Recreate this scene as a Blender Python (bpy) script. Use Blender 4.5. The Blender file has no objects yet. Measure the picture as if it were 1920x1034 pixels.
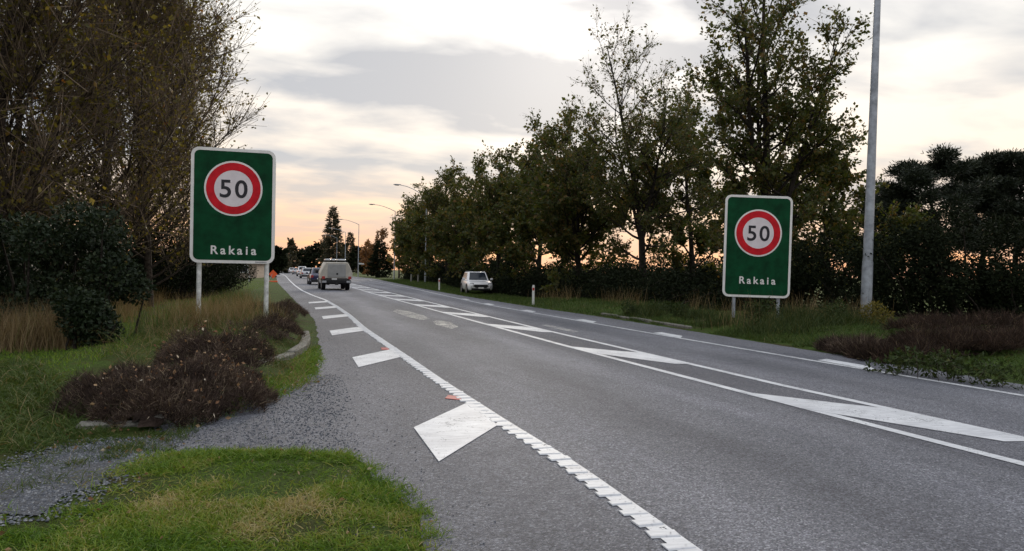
import bpy, math, random
import numpy as np
from mathutils import Vector, Matrix
R = math.radians
SC = bpy.context.scene
COL = SC.collection

# ------------------------------------------------------------------ camera
CAM_H = 1.45
FPX, CX, CY = 1400.0, 960.0, 517.0            # focal length and centre in photo pixels
YAW, DOWN, ROLL = R(16.141), R(0.2836), R(1.0)
_fh = np.array([math.sin(YAW), math.cos(YAW), 0.0]); _rt = np.array([math.cos(YAW), -math.sin(YAW), 0.0]); _zz = np.array([0, 0, 1.0])
FWD = _fh*math.cos(DOWN) - _zz*math.sin(DOWN); UPV = _zz*math.cos(DOWN) + _fh*math.sin(DOWN)
_c, _s = math.cos(ROLL), math.sin(ROLL)
CXV = _rt*_c + UPV*_s                          # camera axes after roll
CYV = UPV*_c - _rt*_s
cam = bpy.data.cameras.new('camera'); cam_o = bpy.data.objects.new('camera', cam); COL.objects.link(cam_o)
M = Matrix.Identity(4)
for i in range(3):
    M[i][0] = CXV[i]; M[i][1] = CYV[i]; M[i][2] = -FWD[i]
M[0][3], M[1][3], M[2][3] = 0.0, 0.0, CAM_H
cam_o.matrix_world = M
cam.sensor_width = 36.0; cam.lens = FPX/1920.0*36.0; cam.clip_start = 0.1; cam.clip_end = 6000.0
SC.camera = cam_o
def ray(px, py): return FWD*FPX + CXV*(px-CX) - CYV*(py-CY)
def gp(px, py, z=0.0):                         # where a sight line meets level z
    d = ray(px, py); t = (z-CAM_H)/d[2]; return np.array([d[0]*t, d[1]*t, z])
def at(px, py, Y):                             # where a sight line meets the plane y = Y
    d = ray(px, py); t = Y/d[1]; return np.array([d[0]*t, Y, CAM_H+d[2]*t])

# ------------------------------------------------------------------ sky, sun, exposure
SUN_EL, SUN_AZ = R(17.0), YAW + R(5.0)         # azimuth clockwise from +Y
SUND = (math.sin(SUN_AZ)*math.cos(SUN_EL), math.cos(SUN_AZ)*math.cos(SUN_EL), math.sin(SUN_EL))
W = bpy.data.worlds.new('World'); SC.world = W; W.use_nodes = True
nt = W.node_tree; nt.nodes.clear()
def N(t, typ, **kw):
    n = t.nodes.new(typ)
    for k, v in kw.items():
        if k in n.bl_rna.properties: setattr(n, k, v)
        else: n.inputs[k].default_value = v
    return n
def mth(t, op, a, b=None, c=None, clamp=False):
    n = t.nodes.new('ShaderNodeMath'); n.operation = op; n.use_clamp = clamp
    for i, v in enumerate((a, b, c)):
        if v is None: continue
        if isinstance(v, (int, float)): n.inputs[i].default_value = v
        else: t.links.new(v, n.inputs[i])
    return n.outputs[0]
def ramp(t, fac, stops, interp='LINEAR'):
    n = t.nodes.new('ShaderNodeValToRGB'); n.color_ramp.interpolation = interp
    e = n.color_ramp.elements
    while len(e) < len(stops): e.new(0.5)
    for el, (p, c) in zip(e, stops):
        el.position = p; el.color = (*c, 1) if len(c) == 3 else c
    if fac is not None: t.links.new(fac, n.inputs[0])
    return n.outputs[0]
def mixc(t, fac, a, b, mode='MIX'):
    n = t.nodes.new('ShaderNodeMix'); n.data_type = 'RGBA'; n.blend_type = mode
    for v, s in ((fac, n.inputs[0]), (a, n.inputs[6]), (b, n.inputs[7])):
        if isinstance(v, (int, float)): s.default_value = v
        elif isinstance(v, tuple): s.default_value = (*v, 1)
        else: t.links.new(v, s)
    return n.outputs[2]
def build_sky():
    t = nt
    sky = N(t, 'ShaderNodeTexSky', sky_type='NISHITA', sun_disc=False, sun_elevation=SUN_EL, sun_rotation=SUN_AZ, air_density=1.2, dust_density=0.6)
    skc = mixc(t, 1.0, sky.outputs[0], (0.05, 0.05, 0.05), 'MULTIPLY')
    tc = t.nodes.new('ShaderNodeTexCoord'); sx = t.nodes.new('ShaderNodeSeparateXYZ'); t.links.new(tc.outputs['Generated'], sx.inputs[0])
    x, y, z = sx.outputs
    zc = mth(t, 'MAXIMUM', z, 0.0)
    def clouds(flat, sc, rot, loc, scale, det, rough, dist):
        """noise on a cloud deck seen in perspective; flat sets how fast it crowds to the horizon"""
        den = mth(t, 'ADD', zc, flat); cb = t.nodes.new('ShaderNodeCombineXYZ')
        t.links.new(mth(t, 'DIVIDE', x, den), cb.inputs[0]); t.links.new(mth(t, 'DIVIDE', y, den), cb.inputs[1])
        mp = N(t, 'ShaderNodeMapping'); t.links.new(cb.outputs[0], mp.inputs[0])
        mp.inputs['Rotation'].default_value = (0, 0, R(rot)); mp.inputs['Location'].default_value = loc; mp.inputs['Scale'].default_value = sc
        n = N(t, 'ShaderNodeTexNoise', Scale=scale, Detail=det, Roughness=rough, Distortion=dist); t.links.new(mp.outputs[0], n.inputs['Vector']); return n.outputs[0]
    a = clouds(0.14, (0.85, 1.15, 1), 16, CLOUD_A, 1.05, 6.0, 0.48, 0.3)
    b = clouds(0.13, (0.9, 1.25, 1), 20, (5.1, 2.2, 0), 3.0, 6.0, 0.50, 0.4)
    nn = mth(t, 'ADD', mth(t, 'MULTIPLY', a, 0.70), mth(t, 'MULTIPLY', b, 0.30))
    dens = ramp(t, nn, [(0.39, (0, 0, 0)), (0.475, (0.5, 0.5, 0.5)), (0.56, (1, 1, 1))], 'LINEAR')       # 0 thin veil, 1 thick cloud
    dt = mth(t, 'ADD', mth(t, 'ADD', mth(t, 'MULTIPLY', x, SUND[0]), mth(t, 'MULTIPLY', y, SUND[1])), mth(t, 'MULTIPLY', z, SUND[2]))
    dp = mth(t, 'MAXIMUM', dt, 0.0)
    wide = mth(t, 'POWER', dp, 9.0); near = mth(t, 'POWER', dp, 120.0)
    # veil of high cloud: peach at the horizon on the sun's side, pale above, brighter overhead as an overcast is
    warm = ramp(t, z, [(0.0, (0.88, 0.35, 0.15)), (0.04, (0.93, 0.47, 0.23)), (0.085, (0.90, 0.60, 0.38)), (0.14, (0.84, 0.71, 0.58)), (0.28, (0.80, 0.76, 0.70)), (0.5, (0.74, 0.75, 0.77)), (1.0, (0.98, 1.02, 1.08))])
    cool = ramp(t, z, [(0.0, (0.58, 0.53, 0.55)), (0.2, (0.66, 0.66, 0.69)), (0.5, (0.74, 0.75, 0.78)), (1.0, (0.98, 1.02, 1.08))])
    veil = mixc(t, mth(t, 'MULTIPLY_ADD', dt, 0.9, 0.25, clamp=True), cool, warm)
    thick = mixc(t, wide, (0.375, 0.392, 0.432), (0.40, 0.403, 0.428))
    thick = mixc(t, ramp(t, z, [(0.02, (1, 1, 1)), (0.15, (0, 0, 0))]), thick, mixc(t, 0.55, thick, warm))
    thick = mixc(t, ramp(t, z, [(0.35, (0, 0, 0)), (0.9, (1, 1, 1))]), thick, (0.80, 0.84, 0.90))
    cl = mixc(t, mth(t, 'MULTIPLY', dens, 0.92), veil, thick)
    cl = mixc(t, 0.10, cl, skc)
    open_ = mth(t, 'MULTIPLY_ADD', dens, -0.80, 1.0)
    glow = mth(t, 'ADD', mth(t, 'MULTIPLY', near, 0.55), mth(t, 'MULTIPLY', wide, 0.13))
    gl = mth(t, 'MULTIPLY', glow, open_)
    gcol = mixc(t, gl, (0, 0, 0), (1.0, 0.94, 0.85))
    cl = mixc(t, 1.0, cl, gcol, 'ADD')
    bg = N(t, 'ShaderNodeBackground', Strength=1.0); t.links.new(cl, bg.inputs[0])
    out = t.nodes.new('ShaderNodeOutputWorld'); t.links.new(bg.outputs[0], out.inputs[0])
CLOUD_A = (7.1, 3.3, 0)
build_sky()
sl = bpy.data.lights.new('sun', 'SUN'); sl.energy = 1.3; sl.angle = R(14); sl.color = (1.0, 0.88, 0.72)
so = bpy.data.objects.new('sun', sl); COL.objects.link(so); so.location = (20, 60, 40)
so.rotation_euler = Vector(SUND).to_track_quat('Z', 'Y').to_euler()
SC.view_settings.view_transform = 'Standard'; SC.view_settings.look = 'None'; SC.view_settings.exposure = 0.5; SC.view_settings.gamma = 1.0
SC.view_settings.use_curve_mapping = False
SC.render.engine = 'CYCLES'; SC.cycles.use_denoising = True; SC.cycles.max_bounces = 6; SC.cycles.diffuse_bounces = 3; SC.cycles.transparent_max_bounces = 8

# ------------------------------------------------------------------ materials
MATS = {}
def mat(name, col, rough=0.7, var=0.12, vscale=8.0, bump=0.0, bscale=60.0, spec=0.4, metal=0.0, coat=0.0, col2=None):
    if name in MATS: return MATS[name]
    m = bpy.data.materials.new(name); m.use_nodes = True; t = m.node_tree; b = t.nodes['Principled BSDF']
    tc = t.nodes.new('ShaderNodeTexCoord')
    nz = N(t, 'ShaderNodeTexNoise', Scale=vscale, Detail=5.0, Roughness=0.6); t.links.new(tc.outputs['Object'], nz.inputs['Vector'])
    c2 = col2 or tuple(max(0, c*(1-2.2*var)) for c in col); c1 = tuple(min(1, c*(1+0.8*var)) for c in col) if not col2 else col
    t.links.new(ramp(t, nz.outputs[0], [(0.3, c2), (0.65, c1)]), b.inputs['Base Color'])
    b.inputs['Roughness'].default_value = rough; b.inputs['Specular IOR Level'].default_value = spec; b.inputs['Metallic'].default_value = metal
    b.inputs['Coat Weight'].default_value = coat; b.inputs['Coat Roughness'].default_value = 0.06
    if bump:
        n2 = N(t, 'ShaderNodeTexNoise', Scale=bscale, Detail=4.0); t.links.new(tc.outputs['Object'], n2.inputs['Vector'])
        bp = N(t, 'ShaderNodeBump', Strength=bump, Distance=0.02); t.links.new(n2.outputs[0], bp.inputs['Height']); t.links.new(bp.outputs[0], b.inputs['Normal'])
    MATS[name] = m; return m
def leafmat(name, stops, trans=0.25, rough=0.55, spec=0.3):
    """leaves, blades, sprigs: colour picked leaf by leaf through the 'tint' attribute"""
    if name in MATS: return MATS[name]
    m = bpy.data.materials.new(name); m.use_nodes = True; t = m.node_tree; b = t.nodes['Principled BSDF']
    a = N(t, 'ShaderNodeAttribute', attribute_name='tint')
    c = ramp(t, a.outputs['Fac'], stops); t.links.new(c, b.inputs['Base Color'])
    b.inputs['Roughness'].default_value = rough; b.inputs['Specular IOR Level'].default_value = spec
    if trans:
        tr = t.nodes.new('ShaderNodeBsdfTranslucent'); t.links.new(mixc(t, 1.0, c, (1.25, 1.15, 0.6), 'MULTIPLY'), tr.inputs[0])
        mx = N(t, 'ShaderNodeMixShader'); mx.inputs[0].default_value = trans
        t.links.new(b.outputs[0], mx.inputs[1]); t.links.new(tr.outputs[0], mx.inputs[2])
        t.links.new(mx.outputs[0], t.nodes['Material Output'].inputs[0])
    MATS[name] = m; return m
def asphalt_mat():
    m = bpy.data.materials.new('chip_seal'); m.use_nodes = True; t = m.node_tree; b = t.nodes['Principled BSDF']
    tc = t.nodes.new('ShaderNodeTexCoord'); P = tc.outputs['Object']
    def noise(scale, det, rough=0.6, sc=None):
        n = N(t, 'ShaderNodeTexNoise', Scale=scale, Detail=det, Roughness=rough)
        if sc:
            mp = N(t, 'ShaderNodeMapping'); mp.inputs['Scale'].default_value = sc; t.links.new(P, mp.inputs[0]); t.links.new(mp.outputs[0], n.inputs['Vector'])
        else: t.links.new(P, n.inputs['Vector'])
        return n.outputs[0]
    chip = N(t, 'ShaderNodeTexVoronoi', Scale=105.0, Randomness=1.0); t.links.new(P, chip.inputs['Vector'])
    cs = t.nodes.new('ShaderNodeSeparateColor'); t.links.new(chip.outputs['Color'], cs.inputs[0])
    base = ramp(t, cs.outputs[0], [(0.0, (0.058, 0.059, 0.067)), (0.45, (0.120, 0.120, 0.133)), (0.85, (0.19, 0.19, 0.204)), (1.0, (0.33, 0.33, 0.335))])
    base = mixc(t, ramp(t, noise(0.55, 5, 0.6, (1, 0.22, 1)), [(0.36, (0, 0, 0)), (0.66, (1, 1, 1))]), mixc(t, 1.0, base, (0.66, 0.66, 0.69), 'MULTIPLY'), mixc(t, 1.0, base, (1.28, 1.24, 1.23), 'MULTIPLY'))
    base = mixc(t, ramp(t, noise(3.2, 6, 0.65), [(0.52, (0, 0, 0)), (0.78, (1, 1, 1))]), base, mixc(t, 1.0, base, (0.68, 0.68, 0.72), 'MULTIPLY'))
    base = mixc(t, ramp(t, noise(7.0, 4, 0.7), [(0.62, (0, 0, 0)), (0.8, (0.5, 0.5, 0.5))]), base, (0.10, 0.105, 0.07))
    sx = t.nodes.new('ShaderNodeSeparateXYZ'); t.links.new(P, sx.inputs[0])
    # bitumen-rich shoulder, polished wheel paths, darker flush median
    def band(lo, hi, soft):
        a = N(t, 'ShaderNodeMapRange', clamp=True); a.interpolation_type = 'SMOOTHSTEP'
        t.links.new(sx.outputs[0], a.inputs[0]); a.inputs[1].default_value = lo-soft; a.inputs[2].default_value = lo+soft
        c = N(t, 'ShaderNodeMapRange', clamp=True); c.interpolation_type = 'SMOOTHSTEP'
        t.links.new(sx.outputs[0], c.inputs[0]); c.inputs[1].default_value = hi-soft; c.inputs[2].default_value = hi+soft
        return mth(t, 'SUBTRACT', a.outputs[0], c.outputs[0])
    dark = mth(t, 'ADD', mth(t, 'MULTIPLY', band(5.2, 6.2, 0.12), 0.85), mth(t, 'MULTIPLY', band(3.2, 3.75, 0.3), 0.6))
    dark = mth(t, 'ADD', dark, mth(t, 'MULTIPLY', band(-3.0, 1.85, 0.25), 0.35))
    dark = mth(t, 'ADD', dark, mth(t, 'MULTIPLY', band(8.8, 12.0, 0.2), 0.4))
    dark = mth(t, 'ADD', dark, mth(t, 'MULTIPLY', band(7.2, 7.6, 0.25), 0.5))
    dark = mth(t, 'MULTIPLY', dark, ramp(t, noise(0.8, 4, 0.6, (1, 0.35, 1)), [(0.3, (0.45, 0.45, 0.45)), (0.65, (1.1, 1.1, 1.1))]))
    light = mth(t, 'ADD', mth(t, 'ADD', band(2.3, 2.85, 0.22), band(4.15, 4.7, 0.22)), mth(t, 'MULTIPLY', mth(t, 'ADD', band(6.6, 7.0, 0.2), band(7.9, 8.4, 0.2)), 0.8))
    light = mth(t, 'MULTIPLY', light, ramp(t, noise(0.9, 5, 0.65, (1, 0.25, 1)), [(0.35, (0.1, 0.1, 0.1)), (0.65, (1, 1, 1))]), clamp=True)
    base = mixc(t, light, base, mixc(t, 1.0, base, (1.38, 1.37, 1.36), 'MULTIPLY'))
    base = mixc(t, ramp(t, noise(1.7, 7, 0.7, (1, 0.5, 1)), [(0.60, (0, 0, 0)), (0.66, (0.55, 0.55, 0.55))]), base, mixc(t, 1.0, base, (0.66, 0.66, 0.68), 'MULTIPLY'))
    base = mixc(t, mth(t, 'MULTIPLY', dark, 1.0, clamp=True), base, mixc(t, 1.0, base, (0.58, 0.58, 0.61), 'MULTIPLY'))
    base = mixc(t, ramp(t, noise(26.0, 3, 0.6), [(0.34, (0, 0, 0)), (0.66, (1, 1, 1))]), mixc(t, 1.0, base, (0.72, 0.75, 0.80), 'MULTIPLY'), mixc(t, 1.0, base, (1.20, 1.25, 1.32), 'MULTIPLY'))
    t.links.new(base, b.inputs['Base Color'])
    b.inputs['Roughness'].default_value = 0.72; b.inputs['Specular IOR Level'].default_value = 0.45
    bp = N(t, 'ShaderNodeBump', Strength=0.75, Distance=0.012); t.links.new(chip.outputs['Distance'], bp.inputs['Height']); bp.invert = True
    t.links.new(bp.outputs[0], b.inputs['Normal'])
    return m
def paint_mat(name, wear, col=(0.74, 0.75, 0.76)):
    m = bpy.data.materials.new(name); m.use_nodes = True; t = m.node_tree; b = t.nodes['Principled BSDF']
    tc = t.nodes.new('ShaderNodeTexCoord'); P = tc.outputs['Object']
    n1 = N(t, 'ShaderNodeTexNoise', Scale=38.0, Detail=6.0, Roughness=0.7); t.links.new(P, n1.inputs['Vector'])
    n2 = N(t, 'ShaderNodeTexNoise', Scale=2.5, Detail=3.0); t.links.new(P, n2.inputs['Vector'])
    mp = N(t, 'ShaderNodeMapping'); mp.inputs['Scale'].default_value = (4, 26, 1); t.links.new(P, mp.inputs[0])
    n3 = N(t, 'ShaderNodeTexNoise', Scale=1.0, Detail=3.0); t.links.new(mp.outputs[0], n3.inputs['Vector'])
    tone = ramp(t, n3.outputs[0], [(0.35, tuple(c*0.82 for c in col)), (0.6, col)])
    n4 = N(t, 'ShaderNodeTexNoise', Scale=1.4, Detail=5.0, Roughness=0.65); t.links.new(P, n4.inputs['Vector'])
    tone = mixc(t, ramp(t, n4.outputs[0], [(0.38, (0, 0, 0)), (0.68, (1, 1, 1))]), tone, mixc(t, 1.0, tone, (0.70, 0.70, 0.72), 'MULTIPLY'))
    w = mth(t, 'ADD', n1.outputs[0], mth(t, 'MULTIPLY', n2.outputs[0], 0.35))
    t.links.new(tone, b.inputs['Base Color']); b.inputs['Roughness'].default_value = 0.6
    chips = mth(t, 'GREATER_THAN', w, wear)                       # worn through: the seal below shows
    tr = t.nodes.new('ShaderNodeBsdfTransparent'); mx = t.nodes.new('ShaderNodeMixShader')
    t.links.new(chips, mx.inputs[0]); t.links.new(b.outputs[0], mx.inputs[1]); t.links.new(tr.outputs[0], mx.inputs[2])
    t.links.new(mx.outputs[0], t.nodes['Material Output'].inputs[0])
    bp = N(t, 'ShaderNodeBump', Strength=0.3, Distance=0.006); t.links.new(n1.outputs[0], bp.inputs['Height']); t.links.new(bp.outputs[0], b.inputs['Normal'])
    return m
def ground_mat():
    m = bpy.data.materials.new('turf_soil'); m.use_nodes = True; t = m.node_tree; b = t.nodes['Principled BSDF']
    tc = t.nodes.new('ShaderNodeTexCoord'); P = tc.outputs['Object']
    n1 = N(t, 'ShaderNodeTexNoise', Scale=1.3, Detail=6.0, Roughness=0.62); t.links.new(P, n1.inputs['Vector'])
    n2 = N(t, 'ShaderNodeTexNoise', Scale=45.0, Detail=5.0, Roughness=0.7); t.links.new(P, n2.inputs['Vector'])
    a = ramp(t, n1.outputs[0], [(0.3, (0.075, 0.06, 0.03)), (0.45, (0.06, 0.085, 0.018)), (0.62, (0.065, 0.115, 0.018)), (0.75, (0.10, 0.095, 0.035))])
    c = mixc(t, ramp(t, n2.outputs[0], [(0.4, (0, 0, 0)), (0.62, (1, 1, 1))]), mixc(t, 1.0, a, (0.45, 0.42, 0.4), 'MULTIPLY'), a)
    t.links.new(c, b.inputs['Base Color']); b.inputs['Roughness'].default_value = 0.95; b.inputs['Specular IOR Level'].default_value = 0.1
    bp = N(t, 'ShaderNodeBump', Strength=0.8, Distance=0.03); t.links.new(n2.outputs[0], bp.inputs['Height']); t.links.new(bp.outputs[0], b.inputs['Normal'])
    return m
M_ROAD = asphalt_mat(); M_PAINT = paint_mat('white_road_paint', 0.81, (0.68, 0.69, 0.71)); M_WORN = paint_mat('worn_white_road_paint', 0.76, (0.62, 0.63, 0.65)); M_FADED = paint_mat('faded_white_road_paint', 0.66, (0.58, 0.57, 0.53))
M_RED = paint_mat('red_road_paint', 0.80, (0.42, 0.025, 0.03)); M_GROUND = ground_mat()
M_BARK = mat('bark_grey_brown', (0.075, 0.06, 0.048), 0.95, 0.35, 12, 0.7, 40, 0.1)
M_BARKD = mat('bark_dark', (0.035, 0.03, 0.025), 0.95, 0.35, 12, 0.7, 40, 0.1)
M_TWIG = leafmat('twig_brown', [(0, (0.10, 0.078, 0.058)), (0.6, (0.185, 0.14, 0.10)), (1, (0.29, 0.22, 0.155))], 0.0, 0.85, 0.1)
M_L_ALDER = leafmat('leaf_alder', [(0, (0.034, 0.050, 0.014)), (0.45, (0.064, 0.082, 0.020)), (0.75, (0.115, 0.10, 0.025)), (1, (0.20, 0.11, 0.04))], 0.42)
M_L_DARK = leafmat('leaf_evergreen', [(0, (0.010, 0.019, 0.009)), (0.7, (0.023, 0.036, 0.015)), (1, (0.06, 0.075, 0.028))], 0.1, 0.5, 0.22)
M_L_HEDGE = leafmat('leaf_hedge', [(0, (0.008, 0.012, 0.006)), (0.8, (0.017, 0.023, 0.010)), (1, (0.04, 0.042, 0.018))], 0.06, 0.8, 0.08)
M_L_OLIVE = leafmat('leaf_autumn_olive', [(0, (0.07, 0.065, 0.018)), (0.55, (0.16, 0.14, 0.034)), (0.85, (0.26, 0.20, 0.05)), (1, (0.26, 0.11, 0.03))], 0.45)
M_L_GOLD = leafmat('leaf_autumn_gold', [(0, (0.16, 0.10, 0.03)), (0.6, (0.28, 0.18, 0.05)), (1, (0.36, 0.24, 0.08))], 0.4)
M_L_RUST = leafmat('leaf_autumn_rust', [(0, (0.10, 0.05, 0.022)), (0.6, (0.19, 0.09, 0.035)), (1, (0.28, 0.14, 0.05))], 0.35)
M_L_PINE = leafmat('needle_pine', [(0, (0.012, 0.018, 0.012)), (1, (0.032, 0.042, 0.022))], 0.05)
M_L_FIR = leafmat('needle_fir', [(0, (0.028, 0.032, 0.016)), (0.7, (0.06, 0.055, 0.026)), (1, (0.10, 0.075, 0.035))], 0.12)
M_HEATH = leafmat('heather_sprig', [(0, (0.026, 0.019, 0.016)), (0.5, (0.066, 0.046, 0.038)), (0.85, (0.135, 0.096, 0.076)), (1, (0.30, 0.24, 0.17))], 0.1, 0.8, 0.1)
M_HEATHR = leafmat('heather_sprig_red', [(0, (0.022, 0.016, 0.012)), (0.6, (0.048, 0.032, 0.025)), (0.9, (0.095, 0.060, 0.046)), (1, (0.17, 0.13, 0.08))], 0.1, 0.8, 0.1)
M_GRASS = leafmat('grass_blade', [(0, (0.06, 0.125, 0.014)), (0.35, (0.125, 0.215, 0.024)), (0.65, (0.20, 0.25, 0.045)), (0.85, (0.30, 0.27, 0.10)), (1, (0.40, 0.33, 0.18))], 0.3, 0.6, 0.2)
M_GRASSD = leafmat('grass_blade_dark', [(0, (0.03, 0.055, 0.012)), (0.6, (0.06, 0.10, 0.02)), (0.9, (0.12, 0.13, 0.04)), (1, (0.22, 0.18, 0.09))], 0.25, 0.6, 0.2)
M_WEED = leafmat('weed_leaf', [(0, (0.02, 0.036, 0.01)), (0.7, (0.045, 0.065, 0.016)), (1, (0.11, 0.11, 0.035))], 0.2, 0.6, 0.2)
M_DRY = leafmat('dry_grass', [(0, (0.11, 0.075, 0.04)), (0.5, (0.22, 0.155, 0.085)), (0.9, (0.33, 0.26, 0.15)), (1, (0.12, 0.13, 0.04))], 0.25, 0.8, 0.1)
M_LITTER = leafmat('fallen_leaf', [(0, (0.10, 0.05, 0.03)), (0.5, (0.24, 0.13, 0.07)), (0.8, (0.42, 0.30, 0.17)), (1, (0.58, 0.52, 0.42))], 0.1, 0.7, 0.2)
M_STONE = leafmat('gravel_stone', [(0, (0.06, 0.066, 0.078)), (0.6, (0.125, 0.132, 0.15)), (1, (0.27, 0.275, 0.285))], 0.0, 0.85, 0.2)
M_SOIL = mat('dark_soil', (0.075, 0.052, 0.042), 0.95, 0.3, 9, 0.8, 40, 0.1)
M_KERB = mat('weathered_concrete', (0.20, 0.19, 0.165), 0.9, 0.28, 14, 0.5, 70, 0.2)
M_GRAVEL = mat('gravel_bed', (0.105, 0.108, 0.118), 0.95, 0.3, 60, 1.0, 90, 0.2)

# ------------------------------------------------------------------ mesh helpers
def raw(name, V, F, material, parent=None, tint=None, smooth=False):
    """one mesh object from vertex array and (n,k) face array or list of face arrays"""
    V = np.asarray(V, np.float32); Fs = F if isinstance(F, list) else [F]
    Fs = [np.asarray(f, np.int32) for f in Fs if len(f)]
    me = bpy.data.meshes.new(name)
    me.vertices.add(len(V)); me.vertices.foreach_set('co', V.ravel())
    nl = sum(f.size for f in Fs); nf = sum(len(f) for f in Fs)
    me.loops.add(nl); me.polygons.add(nf)
    me.loops.foreach_set('vertex_index', np.concatenate([f.ravel() for f in Fs]))
    tot = np.concatenate([np.full(len(f), f.shape[1], np.int32) for f in Fs])
    st = np.concatenate([[0], np.cumsum(tot)[:-1]]).astype(np.int32)
    me.polygons.foreach_set('loop_start', st); me.polygons.foreach_set('loop_total', tot)
    me.polygons.foreach_set('use_smooth', np.full(nf, bool(smooth)))
    if tint is not None:
        a = me.attributes.new('tint', 'FLOAT', 'FACE'); a.data.foreach_set('value', np.asarray(tint, np.float32))
    me.update(calc_edges=True); me.validate()
    if material: me.materials.append(material)
    o = bpy.data.objects.new(name, me); COL.objects.link(o)
    if parent: o.parent = parent
    return o
def tag(o, label=None, cat=None, group=None, kind=None):
    if label: o['label'] = label
    if cat: o['category'] = cat
    if group: o['group'] = group
    if kind: o['kind'] = kind
    return o
def empty(name, loc=(0, 0, 0), rz=0.0):
    e = bpy.data.objects.new(name, None); COL.objects.link(e); e.location = loc; e.rotation_euler = (0, 0, rz); e.empty_display_size = 0.2
    return e
class MB:
    """collects solids into one mesh"""
    def __init__(s): s.V = []; s.F = {}
    def add(s, verts, faces):
        o = len(s.V); s.V += [tuple(v) for v in verts]
        for f in faces: s.F.setdefault(len(f), []).append([i+o for i in f])
        return s
    def box(s, lo, hi, rot=None, bev=0.0):
        x0, y0, z0 = lo; x1, y1, z1 = hi
        if bev:
            b = bev; pr = [(x0+b, y0), (x1-b, y0), (x1, y0+b), (x1, y1-b), (x1-b, y1), (x0+b, y1), (x0, y1-b), (x0, y0+b)]
            pi = [(x0+b*1.6, y0+b), (x1-b*1.6, y0+b), (x1-b, y0+b*1.6), (x1-b, y1-b*1.6), (x1-b*1.6, y1-b), (x0+b*1.6, y1-b), (x0+b, y1-b*1.6), (x0+b, y0+b*1.6)]
            rings = [[(p[0], p[1], z0) for p in pi], [(p[0], p[1], z0+b) for p in pr], [(p[0], p[1], z1-b) for p in pr], [(p[0], p[1], z1) for p in pi]]
            return s.loft(rings)
        v = [(x0, y0, z0), (x1, y0, z0), (x1, y1, z0), (x0, y1, z0), (x0, y0, z1), (x1, y0, z1), (x1, y1, z1), (x0, y1, z1)]
        return s.add(v, [(0, 3, 2, 1), (4, 5, 6, 7), (0, 1, 5, 4), (1, 2, 6, 5), (2, 3, 7, 6), (3, 0, 4, 7)])
    def loft(s, rings, caps=True):
        n = len(rings[0]); V = [p for r in rings for p in r]; F = []
        for i in range(len(rings)-1):
            for j in range(n):
                k = (j+1) % n; F.append((i*n+j, i*n+k, (i+1)*n+k, (i+1)*n+j))
        if caps:
            F.append(tuple(range(n-1, -1, -1))); F.append(tuple((len(rings)-1)*n+j for j in range(n)))
        return s.add(V, F)
    def tube(s, pts, rad, k=8):
        pts = [np.array(p, float) for p in pts]; rings = []
        rad = rad if hasattr(rad, '__len__') else [rad]*len(pts)
        for i, p in enumerate(pts):
            d = pts[min(i+1, len(pts)-1)] - pts[max(i-1, 0)]; d = d/np.linalg.norm(d)
            a = np.cross(d, [0, 0, 1.0]) if abs(d[2]) < 0.95 else np.cross(d, [1.0, 0, 0]); a /= np.linalg.norm(a); b = np.cross(d, a)
            rings.append([tuple(p + rad[i]*(a*math.cos(2*math.pi*j/k) + b*math.sin(2*math.pi*j/k))) for j in range(k)])
        return s.loft(rings)
    def lathe_x(s, prof, k=20, c=(0, 0, 0)):
        """profile of (x, r) spun about the x axis through c"""
        rings = [[(c[0]+x, c[1]+r*math.cos(2*math.pi*j/k), c[2]+r*math.sin(2*math.pi*j/k)) for j in range(k)] for x, r in prof]
        return s.loft(rings)
    def quad(s, a, b, c, d, th=0.0, n=(0, -1, 0)):
        if not th: return s.add([a, b, c, d], [(0, 1, 2, 3)])
        o = np.array(n)*th; lo = [np.array(p) for p in (a, b, c, d)]; hi = [p+o for p in lo]
        return s.loft([[tuple(p) for p in lo], [tuple(p) for p in hi]])
    def prism_xz(s, poly, y0, y1):
        return s.loft([[(x, y0, z) for x, z in poly], [(x, y1, z) for x, z in poly]])
    def build(s, name, material, parent=None, smooth=False):
        o = raw(name, np.array(s.V), [np.array(f) for f in s.F.values()], material, parent)
        # consistent normals
        import bmesh
        bm = bmesh.new(); bm.from_mesh(o.data); bmesh.ops.recalc_face_normals(bm, faces=bm.faces[:]); bm.to_mesh(o.data); bm.free()
        if smooth:
            for p in o.data.polygons: p.use_smooth = True
            try: o.data.set_sharp_from_angle(angle=R(38))
            except Exception: pass
        return o
def copy_tree(o, parent=None):
    c = o.copy(); COL.objects.link(c); c.parent = parent
    for ch in list(o.children): copy_tree(ch, c)
    return c
def in_poly(x, y, poly):
    inside = np.zeros(len(x), bool); n = len(poly)
    for i in range(n):
        x0, y0 = poly[i][0], poly[i][1]; x1, y1 = poly[(i+1) % n][0], poly[(i+1) % n][1]
        if y0 == y1: continue
        c = ((y0 > y) != (y1 > y)) & (x < (x1-x0)*(y-y0)/(y1-y0)+x0); inside ^= c
    return inside
def unit(v): return v/np.maximum(np.linalg.norm(v, axis=-1, keepdims=True), 1e-9)
def vnoise(x, y, f=1.0, seed=0):
    r = np.random.default_rng(seed); a = np.zeros_like(x)
    for k in range(6):
        th = r.uniform(0, 6.28); fr = f*r.uniform(0.6, 1.9); a = a + np.sin((x*math.cos(th)+y*math.sin(th))*fr+r.uniform(0, 6.28))
    return a/6.0
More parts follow.
